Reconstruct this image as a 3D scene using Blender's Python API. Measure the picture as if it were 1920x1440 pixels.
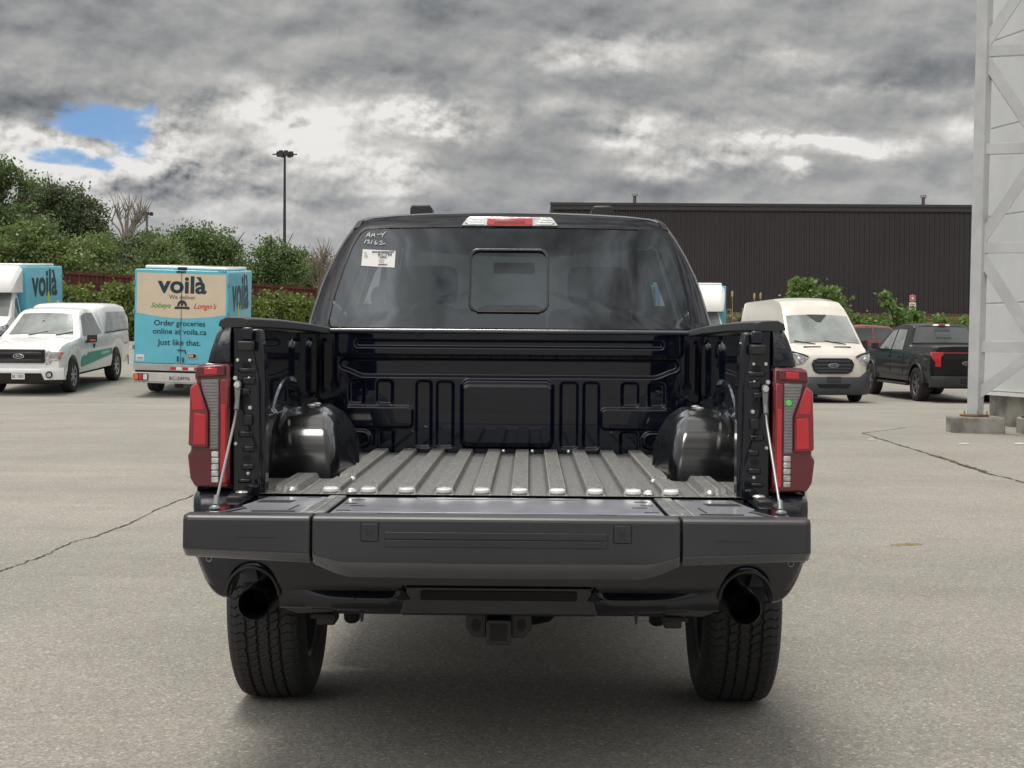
import bpy, bmesh, math, random
import numpy as np
from mathutils import Vector, Matrix, noise
R_ = math.radians
scene = bpy.context.scene
for o in list(bpy.data.objects): bpy.data.objects.remove(o)
random.seed(7); rng = np.random.default_rng(7)

# ------------------------------------------------------------------ camera
CAM = Vector((0.087, -4.68, 1.37)); FPX = 2884.0
YAW, PITCH, ROLL = R_(0.66), R_(-1.67), R_(0.42)
Fv = Vector((-math.sin(YAW)*math.cos(PITCH), math.cos(YAW)*math.cos(PITCH), math.sin(PITCH)))
Rv = Vector((math.cos(YAW), math.sin(YAW), 0)); Uv = Rv.cross(Fv)
R2 = Rv*math.cos(ROLL)+Uv*math.sin(ROLL); U2 = Uv*math.cos(ROLL)-Rv*math.sin(ROLL)
cd = bpy.data.cameras.new('camera'); cam = bpy.data.objects.new('camera', cd); scene.collection.objects.link(cam)
cam.matrix_world = Matrix(((R2.x, U2.x, -Fv.x, CAM.x), (R2.y, U2.y, -Fv.y, CAM.y), (R2.z, U2.z, -Fv.z, CAM.z), (0, 0, 0, 1)))
cd.sensor_width = 36; cd.lens = FPX/1920*36; cd.clip_start = .05; cd.clip_end = 3000
scene.camera = cam
scene.render.resolution_x, scene.render.resolution_y = 1024, 768
scene.view_settings.view_transform = 'Standard'; scene.view_settings.look = 'None'
scene.view_settings.exposure = 0.0; scene.view_settings.gamma = 1

def ray(px, py): return Fv + R2*((px-960)/FPX) - U2*((py-720)/FPX)
def at(px, py, Y):                       # survey: point of the vertical plane y = Y seen at a photo pixel
    d = ray(px, py); return CAM + d*((Y-CAM.y)/d.y)
def sstep(a, b, v):
    t = min(1, max(0, (v-a)/(b-a))); return t*t*(3-2*t)
def terrain(x, y):
    left = .05*max(0, min(y, 53.6)-30)
    right = -.09*sstep(24, 33, y) + .04*max(0, min(y, 62)-36)
    k = sstep(-3, 4, x)
    return left*(1-k)+right*k
def spot(px, py):                        # where the ground lies at a photo pixel
    d = ray(px, py); t = 5.0
    while t < 200:
        p = CAM+d*t
        if p.z <= terrain(p.x, p.y): break
        t += .02
    return Vector((p.x, p.y, terrain(p.x, p.y)))

# ------------------------------------------------------------------ sky: Nishita sky behind a broken deck of cloud
SUN_EL, SUN_AZ = R_(73), R_(-30)        # azimuth measured from +Y towards +X
world = bpy.data.worlds.new('World'); scene.world = world; world.use_nodes = True
nt = world.node_tree; nt.nodes.clear()
def N(nt, t, **k):
    n = nt.nodes.new(t)
    for a, b in k.items(): setattr(n, a, b)
    return n
def L(nt, a, b): nt.links.new(a, b)
def mth(nt, op, a, b=None, c=None, clamp=False):
    n = N(nt, 'ShaderNodeMath', operation=op, use_clamp=clamp)
    for i, v in enumerate((a, b, c)):
        if v is None: continue
        if isinstance(v, (int, float)): n.inputs[i].default_value = v
        else: L(nt, v, n.inputs[i])
    return n.outputs[0]
def vmth(nt, op, a, b=None):
    n = N(nt, 'ShaderNodeVectorMath', operation=op)
    for i, v in enumerate((a, b)):
        if v is None: continue
        if isinstance(v, (tuple, Vector)): n.inputs[i].default_value = v
        else: L(nt, v, n.inputs[i])
    return n
def mixc(nt, f, a, b):
    n = N(nt, 'ShaderNodeMix', data_type='RGBA')
    for i, v in ((0, f), (6, a), (7, b)):
        if isinstance(v, (int, float)): n.inputs[i].default_value = v
        elif isinstance(v, tuple): n.inputs[i].default_value = (*v, 1)
        else: L(nt, v, n.inputs[i])
    return n.outputs[2]
def ss(nt, v, a, b):
    n = N(nt, 'ShaderNodeMapRange', interpolation_type='SMOOTHSTEP'); L(nt, v, n.inputs[0])
    n.inputs[1].default_value = a; n.inputs[2].default_value = b
    return n.outputs[0]
sky = N(nt, 'ShaderNodeTexSky', sky_type='NISHITA', sun_disc=False, sun_elevation=SUN_EL, sun_rotation=SUN_AZ)
tc = N(nt, 'ShaderNodeTexCoord'); dirv = vmth(nt, 'NORMALIZE', tc.outputs['Generated']).outputs[0]
sx = N(nt, 'ShaderNodeSeparateXYZ'); L(nt, dirv, sx.inputs[0])
D = vmth(nt, 'MULTIPLY', dirv, (1, 1, 2.0)).outputs[0]
def tex(vec, scale, detail, rough, off=(0, 0, 0), out='Fac'):
    a = vmth(nt, 'ADD', vec, off).outputs[0]
    n = N(nt, 'ShaderNodeTexNoise', noise_dimensions='3D'); L(nt, a, n.inputs['Vector'])
    n.inputs['Scale'].default_value = scale; n.inputs['Detail'].default_value = detail; n.inputs['Roughness'].default_value = rough
    return n.outputs[out]
def add(*vs):
    a = vs[0]
    for v in vs[1:]: a = mth(nt, 'ADD', a, v)
    return a
def mul(a, k): return mth(nt, 'MULTIPLY', a, k)
az = mth(nt, 'ARCTAN2', sx.outputs[0], sx.outputs[1]); el = mth(nt, 'ARCSINE', sx.outputs[2])
ae = N(nt, 'ShaderNodeCombineXYZ'); L(nt, az, ae.inputs[0]); L(nt, el, ae.inputs[1])
wn = tex(D, 15, 6, .58, (2, 5, 1), 'Color')
warp = vmth(nt, 'MULTIPLY', vmth(nt, 'SUBTRACT', wn, (.5, .5, .5)).outputs[0], (.085, .042, 0)).outputs[0]
aw = vmth(nt, 'ADD', ae.outputs[0], warp).outputs[0]
def cloudmass(lst, src):                 # sum of soft elliptical cloud masses: (photo x, y, half width, half height, amount)
    acc = None
    for x, y, rx, ry, k in lst:
        d = ray(x, y).normalized(); a0, e0 = math.atan2(d.x, d.y), math.asin(d.z); ix, iy = FPX/rx*.8, FPX/ry*.8
        m = N(nt, 'ShaderNodeVectorMath', operation='MULTIPLY_ADD'); L(nt, src, m.inputs[0]); m.inputs[1].default_value = (ix, iy, 0); m.inputs[2].default_value = (-a0*ix, -e0*iy, 0)
        g = mth(nt, 'POWER', 2.718, mul(vmth(nt, 'DOT_PRODUCT', m.outputs[0], m.outputs[0]).outputs['Value'], -1.0))
        acc = mul(g, k) if acc is None else mth(nt, 'MULTIPLY_ADD', g, k, acc)
    return acc
n1 = tex(D, 11.0, 10, .53, (4.3, 1.9, .5)); n2 = tex(D, 11.0, 6, .53, (4.304, 1.9, .486))
n3 = tex(D, 3.2, 3, .5, (9, 2, 1)); D2 = vmth(nt, 'MULTIPLY', dirv, (1, 1, 1.35)).outputs[0]; nf = tex(D2, 40.0, 7, .58, (2, 2, 2)); nf2 = tex(D2, 40.0, 4, .58, (2.0016, 2, 1.9955))
bright = cloudmass(((150, 268, 150, 24, .36), (50, 250, 90, 22, .25), (325, 262, 60, 36, .32), (480, 212, 80, 22, .34), (560, 245, 60, 28, .26), (250, 318, 150, 20, .26), (100, 318, 100, 22, .28),
    (400, 360, 190, 60, .13), (180, 380, 120, 40, .09), (620, 300, 90, 34, .24), (728, 330, 60, 26, .36), (750, 222, 90, 24, .40), (835, 236, 60, 16, .28), (1200, 262, 44, 24, .42), (1242, 322, 34, 10, .28), (1340, 300, 80, 18, .30),
    (1480, 265, 110, 13, .50), (1592, 276, 60, 15, .40), (1468, 322, 20, 12, .5), (1165, 96, 110, 24, .20), (1105, 118, 60, 20, .12), (1500, 112, 70, 18, .14), (1620, 170, 190, 14, .10), (300, 172, 260, 18, .06),
    (1000, 205, 240, 14, .07), (1300, 226, 120, 13, .12), (600, 430, 240, 50, .07), (1805, 240, 40, 40, .14), (640, 160, 160, 14, .05)), aw)
dark = cloudmass(((120, 40, 210, 66, .07), (40, 195, 110, 34, .15), (860, 26, 260, 46, .11), (1500, 60, 340, 64, .10), (1720, 130, 220, 36, .07), (1180, 168, 130, 26, .08), (395, 210, 66, 28, .19), (440, 292, 130, 20, .10),
    (860, 292, 170, 42, .09), (965, 250, 110, 26, .04), (720, 145, 220, 16, .05), (1130, 335, 170, 36, .02), (1480, 345, 300, 22, .07), (240, 345, 70, 28, .14), (1450, 205, 200, 20, .06), (1710, 305, 120, 26, .08), (560, 380, 120, 16, .06)), aw)
front = ss(nt, mth(nt, 'ABSOLUTE', az), .75, .38)
front = mul(front, ss(nt, el, .55, .27))
beh = mth(nt, 'SUBTRACT', 1.0, front)
nb = tex(D2, 21.0, 7, .55, (6, 1, 3)); nb = add(mth(nt, 'ABSOLUTE', mth(nt, 'SUBTRACT', nb, .5)), -.075)
lay = mth(nt, 'SUBTRACT', n1, .5); rel = mth(nt, 'SUBTRACT', n1, n2); fine = mth(nt, 'SUBTRACT', nf, .5); frel = mth(nt, 'SUBTRACT', nf, nf2)
body = add(.378, mul(lay, .42), mul(nb, .30), mul(rel, .52), mul(fine, .05), mul(frel, .10), mul(mth(nt, 'SUBTRACT', n3, .5), .15))
glow = mth(nt, 'MULTIPLY', bright, add(1.0, mul(lay, 1.8), mul(nb, 4.0), mul(rel, 2.2), mul(fine, 1.5), mul(frel, 3.2)))
val = mth(nt, 'MAXIMUM', add(body, glow, mul(dark, -.78)), .12)
val = mth(nt, 'MINIMUM', val, .82)
val2 = mth(nt, 'MINIMUM', mth(nt, 'MAXIMUM', add(.84, mul(lay, 4.2), mul(rel, 1.2)), .30), 1.5)
val2 = mth(nt, 'MULTIPLY', val2, add(.42, mul(ss(nt, el, .05, .62), .62)))
# bright glow added in the unseen sky behind the viewer, for housing reflections
gaz, gel = R_(-158), R_(36)
sdv = (math.sin(gaz)*math.cos(gel), math.cos(gaz)*math.cos(gel), math.sin(gel))
sa = mth(nt, 'ARCCOSINE', mth(nt, 'MINIMUM', vmth(nt, 'DOT_PRODUCT', dirv, sdv).outputs['Value'], .999999))
sa = mth(nt, 'ADD', sa, mul(lay, .5))
glw = add(mul(ss(nt, sa, .34, .06), 4.0), mul(ss(nt, sa, .80, .2), .35))
glw = mth(nt, 'MULTIPLY', glw, beh)
vmix = N(nt, 'ShaderNodeMix', data_type='FLOAT'); L(nt, front, vmix.inputs[0]); L(nt, val2, vmix.inputs[2]); L(nt, val, vmix.inputs[3])
vv = vmix.outputs[0]
ramp = N(nt, 'ShaderNodeValToRGB'); L(nt, mul(vv, .6), ramp.inputs[0])
cr = ramp.color_ramp; cr.elements[0].position = .0; cr.elements[0].color = (.0, .0, .0, 1)
cr.elements[1].position = 1.0; cr.elements[1].color = (1.66, 1.64, 1.60, 1)
for p, c in ((.12, (.110, .119, .131)), (.20, (.196, .207, .219)), (.30, (.312, .319, .326)), (.45, (.49, .485, .47)), (.60, (.665, .655, .63))):
    e = cr.elements.new(p*.6); e.color = tuple(v*p/((c[0]+c[1]+c[2])/3) for v in c)+(1,)
cloud = ramp.outputs[0]
cool = mixc(nt, mul(ss(nt, el, .13, .0), .35), cloud, (.36, .40, .47))
gn = tex(D, 30.0, 8, .62, (1, 5, 2))
gap = cloudmass(((205, 212, 78, 22, 1.0), (262, 236, 38, 24, .95), (264, 274, 28, 12, .8), (150, 222, 46, 15, .8), (128, 288, 42, 10, .72), (180, 300, 26, 11, .85), (90, 296, 20, 6, .5), (522, 222, 14, 16, .5)), aw)
gap = mul(ss(nt, add(gap, mul(mth(nt, 'SUBTRACT', gn, .5), 1.9)), .30, 1.15), .93)
gap2 = mul(mul(ss(nt, add(n3, mul(gn, .25)), .74, .82), beh), .9)
gapm = mth(nt, 'MAXIMUM', gap, gap2)
skyc = vmth(nt, 'SCALE', sky.outputs[0]); skyc.inputs['Scale'].default_value = .095
skyb = vmth(nt, 'MULTIPLY', skyc.outputs[0], (.55, .78, 1.12)).outputs[0]
tot = mixc(nt, gapm, cool, skyb)
gc = vmth(nt, 'SCALE', (1.0, .97, .92)); L(nt, glw, gc.inputs['Scale'])
tot = vmth(nt, 'ADD', tot, gc.outputs[0]).outputs[0]
bg = N(nt, 'ShaderNodeBackground'); bg.inputs['Strength'].default_value = 1.0
L(nt, tot, bg.inputs[0]); wo = N(nt, 'ShaderNodeOutputWorld'); L(nt, bg.outputs[0], wo.inputs[0])
world.cycles.sampling_method = 'MANUAL'; world.cycles.sample_map_resolution = 512

sd = bpy.data.lights.new('sun', 'SUN'); sun = bpy.data.objects.new('sun', sd); scene.collection.objects.link(sun)
sd.energy = 2.6; sd.angle = R_(20); sd.color = (1, .95, .87)
sdir = Vector((math.sin(SUN_AZ)*math.cos(SUN_EL), math.cos(SUN_AZ)*math.cos(SUN_EL), math.sin(SUN_EL)))
sun.rotation_euler = (-sdir).to_track_quat('-Z', 'Y').to_euler()

# ------------------------------------------------------------------ materials
MATS = {}
def mat(name, col, rough=.5, metal=0, coat=0, coatr=.03, ior=1.5, spec=.5, var=.08, vscale=3.0, bump=0, bscale=60, emis=0, coord='Object', rvar=.12):
    if name in MATS: return MATS[name]
    m = bpy.data.materials.new(name); m.use_nodes = True; t = m.node_tree; b = t.nodes['Principled BSDF']
    c = N(t, 'ShaderNodeTexCoord'); nz = N(t, 'ShaderNodeTexNoise'); L(t, c.outputs[coord], nz.inputs['Vector'])
    nz.inputs['Scale'].default_value = vscale; nz.inputs['Detail'].default_value = 6; nz.inputs['Roughness'].default_value = .6
    lo = tuple(v*(1-var*1.6) for v in col); hi = tuple(min(1, v*(1+var*1.6)) for v in col)
    f = ss(t, nz.outputs['Fac'], .3, .7)
    L(t, mixc(t, f, lo, hi), b.inputs['Base Color'])
    rr = N(t, 'ShaderNodeMapRange'); L(t, nz.outputs['Fac'], rr.inputs[0]); rr.inputs[1].default_value = .3; rr.inputs[2].default_value = .7
    rr.inputs[3].default_value = max(0, rough*(1-rvar)); rr.inputs[4].default_value = min(1, rough*(1+rvar)); L(t, rr.outputs[0], b.inputs['Roughness'])
    b.inputs['Metallic'].default_value = metal; b.inputs['IOR'].default_value = ior
    b.inputs['Specular IOR Level'].default_value = spec; b.inputs['Coat Weight'].default_value = coat; b.inputs['Coat Roughness'].default_value = coatr
    if emis: b.inputs['Emission Color'].default_value = (*col, 1); b.inputs['Emission Strength'].default_value = emis
    if bump:
        n2 = N(t, 'ShaderNodeTexNoise'); L(t, c.outputs[coord], n2.inputs['Vector']); n2.inputs['Scale'].default_value = bscale; n2.inputs['Detail'].default_value = 4
        bp = N(t, 'ShaderNodeBump'); bp.inputs['Strength'].default_value = bump; bp.inputs['Distance'].default_value = .004
        L(t, n2.outputs['Fac'], bp.inputs['Height']); L(t, bp.outputs[0], b.inputs['Normal'])
    MATS[name] = m; return m
def glassmat(name, tint, rough=.02, refl=1.0, ior=1.5):
    m = bpy.data.materials.new(name); m.use_nodes = True; t = m.node_tree; t.nodes.clear()
    tr = N(t, 'ShaderNodeBsdfTransparent'); tr.inputs[0].default_value = (*tint, 1)
    gl = N(t, 'ShaderNodeBsdfGlossy'); gl.inputs['Roughness'].default_value = rough; gl.inputs[0].default_value = (.84, .92, 1, 1)
    fr = N(t, 'ShaderNodeFresnel'); fr.inputs[0].default_value = ior
    c = N(t, 'ShaderNodeTexCoord'); nz = N(t, 'ShaderNodeTexNoise'); L(t, c.outputs['Object'], nz.inputs['Vector']); nz.inputs['Scale'].default_value = 1.3; nz.inputs['Detail'].default_value = 0
    bp = N(t, 'ShaderNodeBump'); bp.inputs['Strength'].default_value = .12; bp.inputs['Distance'].default_value = .02; L(t, nz.outputs['Fac'], bp.inputs['Height'])
    L(t, bp.outputs[0], gl.inputs['Normal'])
    mx = N(t, 'ShaderNodeMixShader'); L(t, mth(t, 'MULTIPLY', fr.outputs[0], refl, clamp=True), mx.inputs[0]); L(t, tr.outputs[0], mx.inputs[1]); L(t, gl.outputs[0], mx.inputs[2])
    o = N(t, 'ShaderNodeOutputMaterial'); L(t, mx.outputs[0], o.inputs[0]); return m

BLACK = mat('black_paint', (.0045, .006, .012), .3, coat=1, coatr=.015, rvar=.1, spec=.12)
BLACKIN = mat('black_bed_paint', (.0028, .0045, .012), .3, coat=1, coatr=.02, spec=.05)
PLAST = mat('black_plastic', (.026, .027, .03), .46, bump=.12, bscale=900)
PLASTD = mat('dark_plastic', (.012, .012, .014), .5)
MATTE = mat('matte_black', (.006, .006, .007), .8)
RUB = mat('tyre_rubber', (.022, .022, .023), .72, bump=.15, bscale=300)
RUBB = mat('old_tyre_rubber', (.03, .03, .031), .8)
STEEL = mat('galvanised_steel', (.55, .55, .56), .35, metal=.9)
CABLE = mat('cable_steel', (.22, .23, .235), .45, metal=.6)
BOLT = mat('bolt_steel', (.75, .75, .74), .28, metal=.8)
CHROME = mat('chrome', (.8, .8, .82), .12, metal=1)
ALLOY = mat('alloy_rim', (.42, .43, .45), .3, metal=.85)
ALLOYD = mat('dark_rim', (.09, .09, .095), .35, metal=.6)
FRAME = mat('frame_black', (.014, .014, .016), .55)
REDD = mat('dark_red_lens', (.115, .004, .014), .12, coat=1, var=.05)
REDM = mat('red_lens', (.25, .006, .018), .12, coat=1, var=.06)
REDB = mat('bright_red_lens', (.55, .012, .026), .14, coat=1, var=.06)
CLEARG = mat('grey_clear_lens', (.20, .19, .195), .18, coat=1, var=.15, vscale=60)
CLEARW = mat('clear_lens', (.58, .57, .56), .12, coat=1, metal=.2, var=.25, vscale=40)
WHITE = mat('white_paint', (.80, .80, .78), .28, coat=.7, var=.004)
CREAM = mat('champagne_paint', (.64, .605, .535), .3, coat=.7, var=.02)
BLUE = mat('light_blue_vinyl', (.13, .52, .66), .35, coat=.3, var=.03)
PEACH = mat('peach_vinyl', (.70, .58, .44), .4, var=.02)
INK = mat('dark_green_ink', (.012, .045, .055), .4)
INKG = mat('green_ink', (.05, .30, .06), .4)
INKR = mat('red_ink', (.60, .02, .03), .4)
TEAL = mat('teal_stripe', (.03, .33, .24), .4)
ORANGE = mat('orange_lens', (.85, .22, .03), .25, coat=.6)
DGREY = mat('dark_grey_truck_paint', (.013, .013, .014), .4, coat=.35, spec=.15)
GREYPL = mat('grey_bumper_plastic', (.05, .055, .062), .55)
GRILLE = mat('grille_black', (.012, .013, .016), .4)
LAMPC = mat('headlamp', (.50, .51, .53), .12, metal=.4, coat=1, var=.4, vscale=14)
WHITEV = mat('white_vinyl', (.80, .80, .79), .4, var=.03)
STICK = mat('sticker_paper', (.78, .77, .76), .5, var=.02)
ALUM = mat('aluminium_sill', (.50, .49, .47), .38, metal=.5, var=.1)
RED = mat('red_paint', (.22, .05, .055), .4, coat=.3)
SEAT = mat('seat_fabric', (.02, .021, .023), .8)
LINER = mat('cabin_lining', (.10, .10, .11), .8)
G_PRIV = glassmat('privacy_glass', (.21, .235, .24), .015, 1.2)
G_SLIDE = glassmat('sliding_pane_glass', (.29, .33, .32), .015, 1.15)
G_WIN = mat('parked_car_glass', (.045, .055, .055), .05, coat=1, ior=1.6)
G_WS = mat('parked_windscreen', (.22, .245, .235), .07, coat=1, ior=1.6, var=.25, vscale=1.2)
G_CLEAR = glassmat('clear_glass', (.75, .82, .80), .01, 1.0)

# ------------------------------------------------------------------ builders
COL = scene.collection
def tag(o, label=None, cat=None, group=None, kind=None):
    for k, v in (('label', label), ('category', cat), ('group', group), ('kind', kind)):
        if v: o[k] = v
    return o
def thing(name, label, cat, loc=(0, 0, 0), rz=0, group=None):
    o = bpy.data.objects.new(name, None); COL.objects.link(o); o.location = loc; o.rotation_euler = (0, 0, rz)
    o.empty_display_size = .2
    return tag(o, label, cat, group)
class MB:
    def __init__(s): s.bm = bmesh.new()
    def f(s, pts, mi=0):
        try:
            fc = s.bm.faces.new([s.bm.verts.new(p) for p in pts]); fc.material_index = mi; return fc
        except ValueError: return None
    def box(s, x0, x1, y0, y1, z0, z1, mi=0):
        v = [s.bm.verts.new((x, y, z)) for x in (x0, x1) for y in (y0, y1) for z in (z0, z1)]
        for q in ((0, 1, 3, 2), (4, 6, 7, 5), (0, 4, 5, 1), (2, 3, 7, 6), (0, 2, 6, 4), (1, 5, 7, 3)):
            s.bm.faces.new([v[i] for i in q]).material_index = mi
        return s
    def ext(s, pts, axis, a, b, mi=0):
        def P(p, c):
            return {'x': (c, p[0], p[1]), 'y': (p[0], c, p[1]), 'z': (p[0], p[1], c)}[axis]
        A = [s.bm.verts.new(P(p, a)) for p in pts]; B = [s.bm.verts.new(P(p, b)) for p in pts]
        n = len(pts); s.bm.faces.new(A).material_index = mi; s.bm.faces.new(B[::-1]).material_index = mi
        for i in range(n): s.bm.faces.new((A[i], B[i], B[(i+1) % n], A[(i+1) % n])).material_index = mi
        return s
    def loft(s, secs, close=True, caps=True, mi=0):
        rows = [[s.bm.verts.new(p) for p in sec] for sec in secs]; n = len(secs[0])
        for a, b in zip(rows, rows[1:]):
            for i in range(n if close else n-1):
                j = (i+1) % n; s.bm.faces.new((a[i], a[j], b[j], b[i])).material_index = mi
        if caps and close:
            s.bm.faces.new(rows[0][::-1]).material_index = mi; s.bm.faces.new(rows[-1]).material_index = mi
        return s
    def tube(s, pts, r, seg=10, caps=True, mi=0):
        pts = [Vector(p) for p in pts]; rs = r if isinstance(r, (list, tuple)) else [r]*len(pts); secs = []
        prev = None
        for i, p in enumerate(pts):
            d = (pts[min(i+1, len(pts)-1)]-pts[max(i-1, 0)]).normalized()
            u = d.orthogonal().normalized() if prev is None else (prev-d*prev.dot(d)).normalized()
            prev = u; w = d.cross(u)
            secs.append([p+(u*math.cos(6.28318*k/seg)+w*math.sin(6.28318*k/seg))*rs[i] for k in range(seg)])
        return s.loft(secs, True, caps, mi)
    def lathe(s, prof, c, axis='x', seg=48, mi=0, close=False):   # prof: (radius, along axis)
        secs = []
        for k in range(seg):
            a = 2*math.pi*k/seg; row = []
            for r, t in prof:
                if axis == 'x': row.append((c[0]+t, c[1]+r*math.cos(a), c[2]+r*math.sin(a)))
                elif axis == 'y': row.append((c[0]+r*math.cos(a), c[1]+t, c[2]+r*math.sin(a)))
                else: row.append((c[0]+r*math.cos(a), c[1]+r*math.sin(a), c[2]+t))
            secs.append(row)
        secs.append(secs[0]); s.loft(secs, close, False, mi)
        bmesh.ops.remove_doubles(s.bm, verts=s.bm.verts, dist=1e-6); return s
    def grid(s, fn, nu, nv, mi=0, skip=None):
        V = [[s.bm.verts.new(fn(i/nu, j/nv)) for j in range(nv+1)] for i in range(nu+1)]
        for i in range(nu):
            for j in range(nv):
                if skip and skip((i+.5)/nu, (j+.5)/nv): continue
                s.bm.faces.new((V[i][j], V[i+1][j], V[i+1][j+1], V[i][j+1])).material_index = mi
        return s
    def ball(s, c, r, seg=16, mi=0):
        r = r if isinstance(r, (tuple, list)) else (r, r, r)
        s.grid(lambda u, v: (c[0]+r[0]*math.cos(2*math.pi*u)*math.sin(math.pi*v), c[1]+r[1]*math.sin(2*math.pi*u)*math.sin(math.pi*v), c[2]+r[2]*math.cos(math.pi*v)), seg, seg//2, mi)
        bmesh.ops.remove_doubles(s.bm, verts=s.bm.verts, dist=1e-6); return s
    def build(s, name, mats, parent=None, bevel=0, smooth=35, seg=2, sub=0, recalc=True, solid=0):
        bm = s.bm
        loose = [v for v in bm.verts if not v.link_faces]
        if loose: bmesh.ops.delete(bm, geom=loose, context='VERTS')
        if recalc: bmesh.ops.recalc_face_normals(bm, faces=bm.faces)
        me = bpy.data.meshes.new(name); bm.to_mesh(me); bm.free()
        for m in (mats if isinstance(mats, (list, tuple)) else [mats]): me.materials.append(m)
        if smooth:
            me.polygons.foreach_set('use_smooth', [True]*len(me.polygons))
            me.set_sharp_from_angle(angle=R_(smooth))
        o = bpy.data.objects.new(name, me); COL.objects.link(o); o.parent = parent
        if solid:
            md = o.modifiers.new('solid', 'SOLIDIFY'); md.thickness = solid; md.offset = -1
        if bevel:
            md = o.modifiers.new('bevel', 'BEVEL'); md.width = bevel; md.segments = seg; md.limit_method = 'ANGLE'; md.angle_limit = R_(35)
        if sub:
            md = o.modifiers.new('sub', 'SUBSURF'); md.levels = md.render_levels = sub
        return o
def pl(pts):
    def g(v):
        if v <= pts[0][0]: return pts[0][1]
        for (a, b), (c, d) in zip(pts, pts[1:]):
            if v <= c: return b+(d-b)*(v-a)/(c-a) if c > a else d
        return pts[-1][1]
    return g
def rrect(x0, x1, z0, z1, r, n=5):
    o = []
    for cx_, cz, a0 in ((x1-r, z1-r, 0), (x0+r, z1-r, 90), (x0+r, z0+r, 180), (x1-r, z0+r, 270)):
        for k in range(n+1):
            a = R_(a0+90*k/n); o.append((cx_+r*math.cos(a), cz+r*math.sin(a)))
    return o
def ell(cx_, cz, a, b, n=24): return [(cx_+a*math.cos(2*math.pi*k/n), cz+b*math.sin(2*math.pi*k/n)) for k in range(n)]
def txt(s, parent, loc, rot, m, size=.1, width=None, bold=0, shear=0, ext=.002, name='lettering', align='CENTER', height=None):
    cu = bpy.data.curves.new('t', 'FONT'); cu.body = s; cu.size = 1 if width else size; cu.offset = bold; cu.shear = shear; cu.extrude = ext; cu.align_x = align; cu.resolution_u = 3
    t = bpy.data.objects.new('t', cu); COL.objects.link(t); dg = bpy.context.evaluated_depsgraph_get(); dg.update()
    me = bpy.data.meshes.new_from_object(t.evaluated_get(dg)); bpy.data.objects.remove(t)
    xs = [v.co.x for v in me.vertices]; ys = [v.co.y for v in me.vertices]
    kx = width/(max(xs)-min(xs)) if width else 1; ky = height/(max(ys)-min(ys)) if height else (kx if width else 1)
    for v in me.vertices: v.co.x *= kx; v.co.y *= ky
    me.materials.clear(); me.materials.append(m); me.name = name
    o = bpy.data.objects.new(name, me); COL.objects.link(o); o.parent = parent; o.location = loc; o.rotation_euler = rot
    return o
def strokes(lines, parent, frame, m, r, name='handwriting'):      # frame(u, v) -> 3D; flat pen strokes with a little thickness
    b = MB()
    for ln in lines: b.tube([frame(u, v) for u, v in ln], r, 6)
    return b.build(name, m, parent)
def copy_tree(o, parent=None):
    c = o.copy(); COL.objects.link(c); c.parent = parent
    for ch in list(o.children): copy_tree(ch, c)
    return c
REAR = (R_(90), 0, 0); FRONT = (R_(90), 0, R_(180)); LEFT = (R_(90), 0, R_(-90)); RIGHT = (R_(90), 0, R_(90))
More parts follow.
